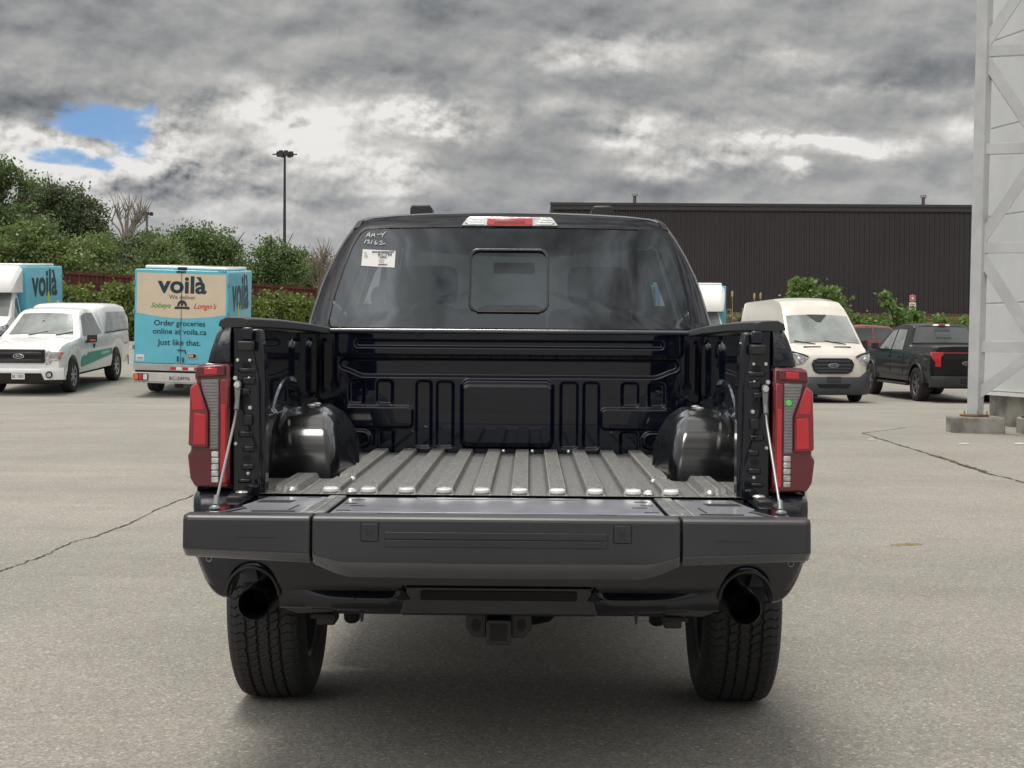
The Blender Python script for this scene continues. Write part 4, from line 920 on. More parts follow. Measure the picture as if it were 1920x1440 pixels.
for s in S2:
    pane([(s*.465, -.04), (s*.515, -.04), (s*.535, -.492), (s*.472, -.492)], .885, .8935, 'hinge_strip', TGS)
    pane([(s*.489, -.05), (s*.4935, -.05), (s*.503, -.488), (s*.498, -.488)], .8936, .8950, 'strip_groove', mat('pale_groove', (.20, .20, .20), .4), tg, .0)
    fp = pane([(s*.522, -.045), (s*.70, -.05), (s*.735, -.30), (s*.70, -.36), (s*.745, -.492), (s*.542, -.492)], .884, .8890, 'flank_inner_panel', TGP)
    pane([(s*.60, -.16), (s*.70, -.16), (s*.705, -.215), (s*.61, -.215)], .8892, .8905, 'latch_slot', MATTE, fp, .0)
    pane([(s*.56, -.43), (s*.68, -.43), (s*.68, -.452), (s*.56, -.452)], .8892, .8905, 'panel_slot', MATTE, fp, .0)
    pane([(s*.57, -.28), (s*.575, -.28), (s*.585, -.40), (s*.580, -.40)], .8892, .8903, 'panel_slot', MATTE, fp, .0)
    pane([(s*.745, -.05), (s*.797, -.08), (s*.80, -.492), (s*.755, -.492), (s*.71, -.36), (s*.74, -.30)], .884, .8925, 'gate_edge', BLACK, tg, .006)
    for x, y, l in ((.43, -.40, .02), (.405, -.28, .022), (.43, -.22, .018), (.42, -.12, .02), (.30, -.47, .03), (.56, -.07, .02), (.12, -.06, .03)):
        pane([(s*(x-l), y-.005), (s*(x+l), y-.005), (s*(x+l), y+.005), (s*(x-l), y+.005)], .8887, .8897, 'drain_slot', MATTE, tg, .0)
    b = MB(); b.box(min(s*.755, s*.80), max(s*.755, s*.80), -.20, -.10, .885, .905); b.build('side_latch', BOLT if False else PLASTD, tg, bevel=.006)
    MB().ball((s*.775, -.085, .905), (.02, .02, .006), 12).build('latch_striker', BOLT, tg)
def gz_(x):
    a = abs(x); return pl([(0, .722), (.395, .724), (.43, .733), (.497, .762), (.50, .762), (.845, .778)])(a)
def gate_trim(x0, x1, nm):
    b = MB(); n = 60; secs = []
    for k in range(n+1):
        x = x0+(x1-x0)*k/n; zb_ = gz_(x); c = .045 if abs(x) < .40 else .034
        c = pl([(0, .046), (.39, .046), (.50, .030), (.845, .026)])(abs(x)); yy = -.582
        e = .012*sstep(.83, .845, abs(x))
        secs.append([(x, yy+.012+e, .8925), (x, yy+e, .884-e*.3), (x, yy-.004+e, zb_+c+.035), (x, yy-.006+e, zb_+c), (x, yy+.020+e, zb_+.005), (x, yy+.030+e, zb_), (x, -.50, zb_+.01), (x, -.498, .80), (x, -.498, .8925)])
    b.loft(secs)
    # lower band in body paint, grey lifted for its ground reflection, upper face in grained plastic
    for f in b.bm.faces:
        c = f.calc_center_median()
        if c.z < gz_(c.x)+pl([(0, .046), (.39, .046), (.50, .030), (.845, .026)])(abs(c.x))+.001: f.material_index = 1
    return b.build(nm, [mat('tailgate_trim', (.026, .027, .031), .40, bump=.10, bscale=1100), mat('trim_band', (.060, .064, .072), .26, coat=.8, coatr=.1)], hero if nm == 'tailgate_trim' else tg, bevel=.004, smooth=40)
for x0, x1 in ((-.842, -.4985), (-.4925, .4925), (.4985, .842)): gate_trim(x0, x1, 'top_trim')
MB().box(-.80, .80, -.56, -.499, .80, .86).build('trim_core', MATTE, tg)
TRM = MATS['tailgate_trim']
for z0 in (.843, .822):
    MB().ext(rrect(-.298, .298, z0-.0095, z0+.0095, .002), 'y', -.5885, -.580).build('trim_groove', TRM, tg, bevel=.0015)
for s in S2:
    x = s*.338; MB().ext(rrect(x-.0245, x+.0245, .826, .877, .003), 'y', -.5860, -.580).build('handle_recess', MATTE, tg, bevel=.001)
    q = MB().ext(rrect(x-.0225, x+.0225, .828, .874, .003), 'y', -.5880, -.5862).build('release_button', TRM, tg, bevel=.0015)
    strokes([[(-.008, .012), (-.011, .004), (-.003, .002), (-.009, -.004), (.004, -.006)], [(.002, .012), (.006, .006), (.001, .0), (.008, -.004)], [(-.010, -.010), (.011, -.012)]], q, lambda u, v: (x+u, -.5885, .851+v), PLAST, .0009, 'button_symbol')
    MB().box(min(s*.585, s*.695), max(s*.585, s*.695), -.5875, -.5855, .8345, .8355).build('trim_scratch', PLAST, tg)
    # cable
    cb = MB(); pts = [(s*.797, -.005, 1.235), (s*.800, -.02, 1.17), (s*.795, -.10, 1.115), (s*.788, -.30, .985), (s*.783, -.43, .902)]; cb.tube(pts[1:], .0040, 10)
    cbo = cb.build('tailgate_cable', CABLE, hero)
    MB().ext([(s*x_, z) for x_, z in ((.788, 1.236), (.800, 1.240), (.808, 1.230), (.805, 1.175), (.797, 1.168), (.792, 1.176))], 'y', -.036, -.026).build('cable_bracket', CABLE, cbo, bevel=.002)
    MB().lathe([(0, -.010), (.009, -.009), (.011, 0), (.011, .012)], (s*.798, -.036, 1.226), 'y', 16).build('cable_bolt', BOLT, cbo)
    MB().tube([(s*.7995, -.03, 1.176), (s*.7985, -.05, 1.150)], .0075, 10).build('cable_sleeve', CABLE, cbo)
    MB().tube([(s*.783, -.43, .902), (s*.7855, -.405, .925)], .0075, 10).build('cable_end', CABLE, cbo)
    MB().ball((s*.783, -.44, .896), (.016, .014, .009), 12).build('cable_foot', CABLE, cbo)

# --- cab
ROOF = pl([(1.90, 1.882), (1.98, 1.905), (2.2, 1.935), (2.6, 1.952), (3.1, 1.945), (3.5, 1.905), (3.62, 1.88), (4.42, 1.40), (4.45, 1.385)])
SIL = [(.888, .62), (.905, .80), (.925, 1.02), (.905, 1.20), (.873, 1.36), (.858, 1.427), (.818, 1.578), (.795, 1.646), (.755, 1.735), (.712, 1.812), (.680, 1.858), (.648, 1.884), (.605, 1.897), (.50, 1.907), (.35, 1.915), (.18, 1.920), (0, 1.922)]
def rear_y(x, z): return 1.765+max(0, z-1.405)*.46+.07*(abs(x)/.87)**4
def sec_at(kind, y=None):
    out = []
    for x, z in SIL:
        if kind == 'rear': out.append((x, rear_y(x, z)+.012*0, z))
        else:
            k = (ROOF(y)-1.40)/.522 if z > 1.40 else 1
            zz = 1.40+(z-1.40)*k if z > 1.40 else z
            out.append((x, y, zz))
    return [(-x, y_, z) for x, y_, z in out]+[(x, y_, z) for x, y_, z in out[-2::-1]]
b = MB()
def shr(sec, d): return [(x*(1-d), y, (z if z < 1.3 else z-(z-1.3)*d*.9)) for x, y, z in sec]
def frw(yy):
    sec = []
    for (x, y, z) in sec_at('n', 2.6):
        # windscreen and bonnet side: follow the cab side up to the pillar
        sec.append((x, yy, min(z, ROOF(yy)) if z > 1.4 else z))
    return sec
secs = [shr(sec_at('rear'), .012), [(x, y+.02, z) for x, y, z in sec_at('rear')]]
for y in (2.15, 2.4, 2.8, 3.2, 3.45, 3.6):
    sc_ = sec_at('n', y)
    if y == 2.15: sc_ = [(x, max(y_, rear_y(x, z)+.03) if z > 1.4 else 1.9, z) for x, y_, z in sc_]
    secs.append(sc_)
b.loft(secs, False, False)
CABM = b
cab = b.build('cab_shell', BLACK, hero, smooth=50)
# windscreen pillars, bonnet and front end
def fsec(y, zt_, w): return [(-w*.97, y, .55), (-w, y, .9), (-w*.98, y, zt_-.12), (-w*.9, y, zt_-.02), (-w*.5, y, zt_+.02), (w*.5, y, zt_+.02), (w*.9, y, zt_-.02), (w*.98, y, zt_-.12), (w, y, .9), (w*.97, y, .55)]
b = MB(); b.loft([fsec(y, z, w) for y, z, w in ((4.38, 1.36, .93), (4.9, 1.31, .95), (5.3, 1.26, .95), (5.55, 1.18, .93), (5.62, 1.0, .90))]); b.build('bonnet', BLACK, hero, smooth=40)
MB().box(-.85, .85, 5.50, 5.70, .50, .95).build('front_bumper', BLACK, hero, bevel=.05)
MB().box(-.55, .55, 5.60, 5.64, .85, 1.16).build('front_grille', GRILLE, hero, bevel=.01)
for s in S2:
    MB().box(min(s*.60, s*.86), max(s*.60, s*.86), 5.56, 5.63, .95, 1.14).build('headlamp', LAMPC, hero, bevel=.02)
    b = MB(); b.loft([[(s*.60, 3.60, 1.875), (s*.66, 3.58, 1.86), (s*.70, 3.60, 1.83), (s*.62, 3.64, 1.85)], [(s*.74, 4.42, 1.40), (s*.80, 4.40, 1.39), (s*.86, 4.40, 1.36), (s*.80, 4.46, 1.36)]]); b.build('windscreen_pillar', BLACK, hero)
    b = MB(); b.loft([[(s*(.90+dx), y, z) for y, z in ((4.38, .60), (4.38, 1.38), (3.6, 1.40), (3.6, .60))] for dx in (0, .03)]); b.build('front_fender', BLACK, hero, bevel=.01)
    for y0, y1 in ((1.98, 2.75), (2.82, 3.58)):
        pts = [(y0+.05, 1.435), (y1, 1.435), (y1-.03 if y1 < 3 else y1-.12, 1.80), (y0+.22 if y0 < 2 else y0+.02, 1.80)]
        b = MB()
        def sx2(z): return pl([(1.427, .853), (1.548, .801), (1.696, .747), (1.80, .704)])(z)*1.0+.006
        b.loft([[(s*(sx2(z)-d), y, z) for y, z in pts] for d in (0, .004)]); b.build('side_window', G_WIN, hero)
    b = MB(); b.ext(rrect(3.35, 3.62, 1.38, 1.62, .05), 'x', s*1.0, s*1.13) if False else None
    b.loft([[(s*x, y, z) for x, z in ((.90, 1.36), (.965, 1.36), (.955, 1.54), (.91, 1.54))] for y in (3.42, 3.66)]); b.tube([(s*.88, 3.70, 1.36), (s*.93, 3.66, 1.40)], .03, 8); b.build('door_mirror', PLAST, hero, bevel=.015)
b = MB(); b.grid(lambda u, v: ((-.60-.14*v)+2*(.60+.14*v)*u, 3.62+.80*v-.06*math.cos((u-.5)*3), 1.868-.475*v+.0*u), 12, 4); b.build('windscreen', G_CLEAR, hero)
# rear face: painted frame with the glass opening
def resamp(pts, n):
    d = [0]
    for a, c in zip(pts, pts[1:]): d.append(d[-1]+math.hypot(c[0]-a[0], c[1]-a[1]))
    out = []
    for k in range(n):
        t = d[-1]*k/(n-1); i = max(j for j in range(len(d)) if d[j] <= t+1e-9); i = min(i, len(pts)-2); f = (t-d[i])/(d[i+1]-d[i]) if d[i+1] > d[i] else 0
        out.append((pts[i][0]+(pts[i+1][0]-pts[i][0])*f, pts[i][1]+(pts[i+1][1]-pts[i][1])*f))
    return out
half_out = [(0, 1.405)]+[(.83, 1.405)]+[(x*.988, z-(z-1.3)*.012*.9) for x, z in SIL[5:]]
half_gl = [(0, 1.410), (.748, 1.410), (.766, 1.418), (.769, 1.43), (.748, 1.55), (.712, 1.68), (.678, 1.775), (.652, 1.822), (.636, 1.838), (.605, 1.845), (.40, 1.850), (.20, 1.852), (0, 1.853)]
def closed(half, n=60):
    # same parametrisation on both loops: bottom edge then side then top
    r = resamp(half, n); return r+[(-x, z) for x, z in r[-2:0:-1]]
def matched(h1, h2, k1, k2, n1=24, n2=50):
    a = resamp(h1[:k1+1], n1)+resamp(h1[k1:], n2)[1:]; c = resamp(h2[:k2+1], n1)+resamp(h2[k2:], n2)[1:]
    m_ = lambda r: r+[(-x, z) for x, z in r[-2:0:-1]]
    return m_(a), m_(c)
LO, LG = matched(half_out, half_gl, 1, 1)
def on_rear(p, off=0): return (p[0], rear_y(p[0], p[1])-off, p[1])
b = MB(); b.loft([[on_rear(p, .0) for p in LO], [on_rear(p, .004) for p in [(x*.6+u*.4, z*.6+w*.4) for (x, z), (u, w) in zip(LO, LG)]], [on_rear(p, .002) for p in LG], [on_rear(p, -.012) for p in LG]], True, False); b.build('cab_rear_frame', BLACK, hero, smooth=60)
# full-width header above the glass gives the slightly domed panel look
GI = [(x*.992, 1.62+(z-1.62)*.985) for x, z in LG]
SLD = rrect(-.172, .162, 1.487, 1.755, .035, 8)
def polar(loop, c, n=160):
    out = []
    for k in range(n):
        a = 2*math.pi*k/n; dx, dz = math.cos(a), math.sin(a); best = None
        for p, q in zip(loop, loop[1:]+loop[:1]):
            ex, ez = q[0]-p[0], q[1]-p[1]; den = dx*ez-dz*ex
            if abs(den) < 1e-9: continue
            t = ((p[0]-c[0])*ez-(p[1]-c[1])*ex)/den; u = ((p[0]-c[0])*dz-(p[1]-c[1])*dx)/den
            if t > 0 and -1e-6 <= u <= 1+1e-6: best = t if best is None else max(best, t)
        out.append((c[0]+dx*best, c[1]+dz*best))
    return out
cS = (-.005, 1.62); PG = polar(GI, cS, 240); PS = polar(SLD, cS, 240)
b = MB(); b.loft([[on_rear((a[0]*(1-t)+c[0]*t, a[1]*(1-t)+c[1]*t), -.004) for a, c in zip(PG, PS)] for t in (0, .25, .5, .75, 1)], True, False)
rw = b.build('rear_window', G_PRIV, hero, smooth=80)
b = MB(); PS2 = [(cS[0]+(x-cS[0])*.955, cS[1]+(z-cS[1])*.955) for x, z in PS]; PSo = [(cS[0]+(x-cS[0])*1.02, cS[1]+(z-cS[1])*1.02) for x, z in PS]
b.loft([[on_rear(p, .000) for p in PSo], [on_rear(p, .005) for p in PS], [on_rear(p, .004) for p in PS2], [on_rear(p, -.008) for p in PS2]], True, False); b.build('sliding_pane_seal', mat('seal_black', (.005, .005, .006), .4), rw)
MB().ext([(-.135, 1.484), (.125, 1.484), (.130, 1.4885), (-.140, 1.4885)], 'y', rear_y(0, 1.484)-.007, rear_y(0, 1.484)-.001).build('sliding_pane_rail', mat('rail_grey', (.13, .13, .13), .35), rw)
b = MB(); b.loft([[on_rear((cS[0]+(x-cS[0])*t, cS[1]+(z-cS[1])*t), -.008) for x, z in PS2] for t in (1, .5, .02)], True, False); b.build('sliding_pane', G_SLIDE, rw, smooth=80)
# sticker and pen marks on the glass
SP = mat('paint_pen_white', (.85, .86, .88), .5)
def gl(px, py): 
    q = at(px, py, 1.9); x, z = q.x, q.z
    for _ in range(6):
        yy = rear_y(x, z); q = at(px, py, yy); x, z = q.x, q.z
    return x, z
def frame_gl(u, v): x, z = gl(u, v); return (x, rear_y(x, z)-.0015, z)
def Z7(u, v): return (600+u/5.333, 400+v/5.333)
st = MB(); cs = [gl(*Z7(*p)) for p in ((428, 358), (756, 376), (745, 543), (412, 524))]
st.loft([[on_rear(p, d) for p in cs] for d in (-.003, -.0005)]); stk = st.build('paper_sticker', STICK, rw)
PR = mat('print_grey', (.16, .16, .17), .6)
def pr_bar(u0, v0, u1, v1, m=PR):
    b = MB(); q = [gl(*Z7(*p)) for p in ((u0, v0), (u1, v0), (u1, v1), (u0, v1))]; b.loft([[on_rear(p, d) for p in q] for d in (-.0002, .0006)]); b.build('print_bar', m, stk)
pr_bar(520, 378, 742, 392)
for k in range(6): pr_bar(440, 383+k*10, 462+k*4, 387+k*10, mat('print_pale', (.5, .5, .5), .6))
for k in range(3): pr_bar(588, 462+k*11, 640, 466+k*11, mat('print_pale', (.5, .5, .5), .6))
pr_bar(582, 505, 672, 517)
for tx_, u, v, sz in (('RC7M', 648, 428, .024), ('000360', 632, 447, .010)):
    x, z = gl(*Z7(u, v)); o = txt(tx_, stk, (x, rear_y(x, z)-.0012, z), (R_(90-25), 0, 0), PR, size=sz, ext=.0003, bold=.0004)
HW = [[(464, 236), (480, 205), (497, 190), (497, 215), (494, 238)], [(478, 222), (500, 214)], [(510, 238), (525, 206), (548, 200), (546, 220), (548, 236)], [(514, 224), (548, 216)], [(572, 212), (596, 210)], [(612, 196), (606, 212), (640, 208)], [(662, 184), (634, 206), (622, 242)],
      [(464, 264), (442, 300)], [(474, 272), (492, 268), (490, 282), (472, 302), (502, 296)], [(524, 272), (510, 308)], [(562, 272), (546, 296), (552, 312), (572, 306), (570, 294), (552, 300)], [(596, 286), (616, 274), (622, 288), (594, 314), (652, 304)]]
strokes([[Z7(*p) for p in ln] for ln in HW], rw, frame_gl, SP, .0016)
# high brake lamp, roof pods
hl = [(-.213, 1.858), (.205, 1.858), (.182, 1.890), (.170, 1.898), (-.178, 1.898), (-.190, 1.890)]
def on_top(p, off): return (p[0], rear_y(p[0], p[1])-off, p[1])
b = MB(); b.loft([[on_top(p, d) for p in hl] for d in (-.02, .012)]); hb = b.build('high_brake_lamp', mat('lamp_housing', (.62, .62, .62), .2, metal=.3, coat=1, var=.2, vscale=30), hero, bevel=.004)
b = MB(); b.loft([[on_top(p, d) for p in ((-.103, 1.861), (.095, 1.861), (.093, 1.892), (-.101, 1.892))] for d in (.010, .016)]); b.build('red_lens', REDB, hb, bevel=.004)
b = MB(); b.loft([[on_top(p, d) for p in ((-.070, 1.870), (.062, 1.870), (.062, 1.884), (-.070, 1.884))] for d in (.0162, .0185)]); b.build('lens_centre', REDM, hb, bevel=.002)
for x0, x1 in ((-.19, -.115), (.107, .182)):
    b = MB()
    for k in range(3): b.loft([[on_top(p, d) for p in ((x0+.01*k, 1.864+k*.010), (x1, 1.864+k*.010), (x1, 1.871+k*.010), (x0+.01*k, 1.871+k*.010))] for d in (.010, .0145)])
    b.build('clear_lens', mat('clear_lens_bright', (.86, .86, .85), .15, coat=1), hb, bevel=.001)
for x in (-.205, -.08, .072, .197):
    if abs(x) > .1: MB().ball(on_top((x*.93, 1.870), .013), .006, 8).build('lamp_screw', BOLT, hb)
for s in S2:
    MB().loft([[(s*.408+sx_*w, y, z) for sx_, y, z in ((-1, 2.25, z_), (1, 2.25, z_), (1, 2.42, z_), (-1, 2.42, z_))] for w, z_ in ((.049, 1.92), (.049, 1.955), (.040, 1.972))]).build('roof_pod', PLAST, hero, bevel=.008)
    # narrow ditch moulding
    MB().tube([(s*.66, 2.02, 1.872), (s*.655, 2.4, 1.918), (s*.655, 3.2, 1.915)], .008, 6).build('roof_ditch_trim', PLAST, hero)
    b = MB(); b.loft([[on_rear((s*x, z), d) for x, z in ((.655, 1.850), (.683, 1.840), (.668, 1.872), (.636, 1.886))] for d in (-.004, .006)]); b.build('roof_corner_joint', mat('joint_grey', (.035, .037, .04), .35, coat=.5), hero, bevel=.002)
# --- interior
MB().box(-.78, .78, 1.80, 3.9, .74, .76).build('cabin_floor', LINER, hero)
b = MB(); b.box(-.78, .78, 1.83, 1.90, .74, 1.42); b.build('rear_bulkhead', SEAT, hero)
b = MB(); b.grid(lambda u, v: (-.60+1.2*u, 2.02+1.5*v, ROOF(2.02+1.5*v)-.05), 4, 6); b.build('headliner', LINER, hero)
def seat(x, y, w, nm, hr_=True):
    b = MB(); b.box(x-w/2, x+w/2, y, y+.5, .98, 1.12); so = b.build(nm, SEAT, hero, bevel=.05)
    MB().loft([[(x-w/2+t*.03, y-.02-t*.10, 1.02+.50*t), (x+w/2-t*.03, y-.02-t*.10, 1.02+.50*t), (x+w/2-t*.03, y+.12-t*.10, 1.02+.50*t), (x-w/2+t*.03, y+.12-t*.10, 1.02+.50*t)] for t in (0, .5, 1)]).build('seat_back', SEAT, so, bevel=.04)
    return so
for x in (-.48, .48): 
    so = seat(x, 2.18, .54, 'rear_seat')
    MB().box(x-.13, x+.13, 1.99, 2.08, 1.50, 1.60).build('headrest', SEAT, so, bevel=.04)
    for d in (-.05, .05): MB().tube([(x+d, 2.05, 1.44), (x+d, 2.04, 1.52)], .006, 6).build('headrest_post', CHROME, so)
so = seat(0, 2.18, .36, 'rear_seat')
for x in (-.42, .42):
    so = seat(x, 3.05, .54, 'front_seat'); MB().box(x-.15, x+.15, 2.88, 2.98, 1.54, 1.73).build('headrest', SEAT, so, bevel=.045)
MB().box(-.13, .13, 2.95, 3.6, .76, 1.12).build('centre_console', SEAT, hero, bevel=.03)
MB().ext([(3.75, .9), (4.35, .9), (4.40, 1.38), (4.15, 1.40), (3.85, 1.36), (3.75, 1.2)], 'x', -.76, .76).build('dashboard', PLASTD, hero, bevel=.02)
MB().box(-.14, .14, 3.72, 3.80, 1.14, 1.42).build('dashboard_screen', PLASTD, hero, bevel=.01)
b = MB(); b.lathe([(.175, -.012), (.19, 0), (.175, .012), (.163, 0)], (-.40, 3.62, 1.25), 'y', 28, close=True); b.build('steering_wheel', PLASTD, hero)
b = MB(); b.box(-.11, .11, 3.55, 3.58, 1.72, 1.78); b.build('rear_view_mirror', PLASTD, hero, bevel=.01)
# ------------------------------------------------------------------ parked vehicles
def arch(y, axles, r, zc, b0):
    for a in axles:
        d = abs(y-a)
        if d < r: return max(b0, zc+math.sqrt(r*r-d*d))
    return b0
def vbody(nm, parent, m, y0, y1, top, bot, belt, W, tum, axles, r=.47, zc=.40, crown=.03, n=150, keys=()):
    ys = sorted(set([y0+(y1-y0)*k/n for k in range(n+1)]+list(keys)+[a+s_*r*.9999 for a in axles for s_ in (-1, 1)]+[a+s_*r*1.0001 for a in axles for s_ in (-1, 1)]))
    b = MB(); secs = []
    for y in ys:
        t = top(y); bb = arch(y, axles, r, zc, bot(y)); bl = min(belt(y), t-.02); w = W(y); H = []
        for fx, fz in ((.95, 0), (.985, .2), (1.0, .45), (1.0, .7), (.99, .9), (.965, 1.0)): H.append((w*fx, bb+(bl-bb)*fz))
        g = t-bl
        for k in (.4, .8): H.append((w*.965-tum*g*k, bl+g*k))
        xg = w*.965-tum*g; c_ = min(.05, max(.012, g*.3)); H += [(xg-c_*.3, t-c_*.35), (xg-c_*1.2, t), (xg*.5, t+crown*.8)]
        secs.append([(-x, y, z) for x, z in H]+[(0, y, t+crown)]+[(x, y, z) for x, z in H[::-1]])
    b.loft(secs); return b.build(nm, m, parent, smooth=38)
def side_pane(pts, parent, m, nm, W, belt, tum, side, off=.005, th=.004, par=None):
    b = MB(); b.loft([[(side*(W-tum*max(0, z-belt)+d), y, z) for y, z in pts] for d in (off, off+th)]); return b.build(nm, m, parent)
def crf(x, hw):
    r = abs(x)/hw; return 1-.4*r if r < .5 else max(0, .8-(r-.5)*1.85)
def oval_badge(parent, y, z, a, b_, facing, bg=(.02, .03, .06), x=0):
    s = 1 if facing == 'front' else -1
    o = MB().ext(ell(x, z, a, b_, 28), 'y', y, y+s*.012).build('badge', CHROME, parent, bevel=.002)
    MB().ext(ell(x, z, a*.86, b_*.82, 28), 'y', y+s*.0125, y+s*.015).build('badge_field', mat('badge_blue', bg, .3, coat=.5), o)
    txt('Ford', o, (x, y+s*.017, z-b_*.38), FRONT if facing == 'front' else REAR, CHROME, size=.1, width=a*1.1, shear=.35, bold=.002, name='lettering')
    return o
def place(root, local, wld, rz_, wb=3.6):
    c, s = math.cos(rz_), math.sin(rz_); x = wld.x-(c*local[0]-s*local[1]); y = wld.y-(s*local[0]+c*local[1])
    fx, fy = x-s*wb, y+c*wb; z0, z1 = terrain(x, y), terrain(fx, fy)
    root.location = (x, y, z0); root.rotation_euler = (math.atan2(z1-z0, wb), root.rotation_euler[1], rz_)
def heading(A_loc, A_w, B_loc, B_w):
    v = Vector((A_w.x-B_w.x, A_w.y-B_w.y)); l = Vector((A_loc[0]-B_loc[0], A_loc[1]-B_loc[1])); return math.atan2(v.y, v.x)-math.atan2(l.y, l.x)

# --- white pickup with a canopy
wp = thing('pickup_truck', 'white pickup truck with white canopy, green side stripe and black grille', 'pickup truck')
BL = 1.24; Wf = pl([(-1.2, .93), (-1.1, .985), (3.9, .985), (4.2, .965), (4.42, .95), (4.52, .90)])
topf = pl([(-1.2, 1.26), (1.02, 1.26), (1.05, 1.70), (1.14, 1.82), (1.35, 1.875), (1.75, 1.90), (2.15, 1.87), (2.38, 1.80), (3.02, 1.27), (3.15, 1.24), (4.0, 1.17), (4.35, 1.11), (4.45, 1.06), (4.52, .96)])
vbody('body', wp, WHITE, -1.2, 4.52, topf, lambda y: .42, lambda y: BL, Wf, .40, (0, 3.6), .47, .40, .025, keys=(1.02, 1.05, 2.38, 3.02))
b = MB(); b.grid(lambda u, v: ((-1+2*u)*(.60+.17*v), 2.42+.57*v, topf(2.42+.57*v)+.014+.025*crf((-1+2*u)*(.60+.17*v), .72+.18*v)), 10, 4); ws = b.build('windscreen', G_WS, wp)
for a in (-.35, .3): MB().tube([(a, 3.02, 1.30), (a-.45, 2.93, 1.385)], .010, 5).build('wiper', MATTE, ws)
MB().loft([[(x, y+d, z) for x, y, z in ((-.10, 2.62, 1.62), (.06, 2.62, 1.64), (.10, 2.70, 1.56), (-.08, 2.70, 1.54))] for d in (0, .01)]).build('rear_view_mirror', PLASTD, ws)
for s in S2:
    side_pane([(1.98, 1.27), (2.78, 1.27), (2.36, 1.74), (1.98, 1.80)], wp, G_WIN, 'door_window', .95, BL, .40, s)
    side_pane([(1.26, 1.27), (1.92, 1.27), (1.92, 1.80), (1.40, 1.78)], wp, G_WIN, 'rear_side_window', .95, BL, .40, s)
    MB().loft([[(s*x, y, z) for x, z in ((1.00, 1.10), (1.24, 1.12), (1.25, 1.31), (1.02, 1.30))] for y in (2.66, 2.74)]).tube([(s*.93, 2.72, 1.13), (s*1.03, 2.70, 1.15)], .035, 8).build('door_mirror', PLAST, wp, bevel=.015)
    MB().box(min(s*1.10, s*1.23), max(s*1.10, s*1.23), 2.742, 2.75, 1.155, 1.19).build('mirror_indicator', mat('mirror_amber', (.7, .14, .05), .3), wp)
    MB().box(min(s*.985, s*1.01), max(s*.985, s*1.01), 2.02, 2.14, 1.0, 1.06).box(min(s*.99, s*1.005), max(s*.99, s*1.005), 2.04, 2.10, .95, 1.0).build('door_handle', PLASTD, wp, bevel=.006)
    st_ = [(3.08, .78), (2.85, .84), (2.75, .78), (2.55, .87), (.50, .87), (.50, .72), (3.08, .55)]
    b = MB(); b.ext(st_, 'x', s*.987, s*.991); sp_ = b.build('green_stripe', TEAL, wp)
    txt('VERDI', sp_, (s*.993, 1.1, .765), LEFT if s < 0 else RIGHT, WHITEV, width=.62, height=.07, shear=.3) if False else MB().ext([(.75, .765), (.78, .83), (1.5, .83), (1.5, .755)], 'x', s*.991, s*.9925).build('stripe_lettering', mat('pale_mint', (.35, .62, .55), .4), sp_)
    MB().ext([(-.95, .90), (-.62, .90), (-.62, .95), (-.95, .95)], 'x', s*.988, s*.990).build('side_badge', mat('badge_grey', (.35, .33, .33), .4), wp)
    MB().box(min(s*.60, s*.93), max(s*.60, s*.93), 4.36, 4.48, .745, 1.0) if False else None
    b = MB(); b.loft([[(s*x, y, z) for x, z in ((.60, 1.02), (.94, 1.0), (.93, .80), (.74, .78), (.70, .70), (.60, .69))] for y in (4.25, 4.545)]); hl_ = b.build('headlamp', [LAMPC], wp, bevel=.02)
    b = MB(); b.loft([[(s*x, y, z) for x, z in ((.845, 1.0), (.955, .99), (.94, .81), (.85, .80))] for y in (4.22, 4.535)]); b.build('indicator', mat('coral_lens', (.75, .17, .09), .2, coat=1), hl_, bevel=.02)
    MB().lathe([(0, .012), (.05, .012), (.06, 0), (.06, -.04)], (s*.70, 4.625, .475), 'y', 20).build('fog_lamp', LAMPC, wp)
    MB().lathe([(.061, .014), (.075, .016), (.08, 0), (.08, -.03)], (s*.70, 4.625, .475), 'y', 20).build('fog_lamp_ring', PLASTD, wp)
    MB().loft([[(s*x, y, z) for x, z in ((.97, .60), (.99, .60), (.99, .35), (.97, .35))] for y in (-1.0, -.98)]).build('mud_flap', PLASTD, wp)
    for yy in (0, 3.6): tyre('wheel', wp, (s*.85, yy, .39), .39, .26, rim_side=s, rimmat=ALLOY, spokes=7, rr=.235)
    MB().loft([[(s*(x+d), y, z) for x, y, z in ((.90, -1.21, 1.15), (.975, -1.05, 1.15), (.975, -1.05, .8), (.90, -1.21, .8))] for d in (0, .012)]).build('tail_lamp', REDM, wp)
MB().box(-.70, .70, -1.0, 4.3, .32, .60).build('underbody', MATTE, wp)
g_ = MB().ext(rrect(-.585, .585, .735, 1.045, .035), 'y', 4.46, 4.56).build('grille', GRILLE, wp, bevel=.015)
for z in (.80, .965): MB().box(-.52, .52, 4.565, 4.58, z-.035, z+.022).build('grille_bar', mat('grille_bar', (.035, .037, .042), .35, coat=.4), g_, bevel=.008)
MB().box(-.56, .56, 4.50, 4.5625, .862, .915).build('grille_slot', MATTE, g_, bevel=.006)
oval_badge(g_, 4.58, .89, .13, .055, 'front')
b = MB(); secs = []
for k in range(31):
    x = -.99+1.98*k/30; yo = 4.66-.20*(abs(x)/.99)**4; zl = .35 if abs(x) > .58 else .50
    secs.append([(x, yo-.16, .62), (x, yo-.015, .62), (x, yo, .60), (x, yo+.005, .52), (x, yo-.01, zl+.01), (x, yo-.03, zl), (x, yo-.16, zl)])
b.loft(secs); b.build('front_bumper', WHITE, wp, smooth=40)
b = MB(); secs = []
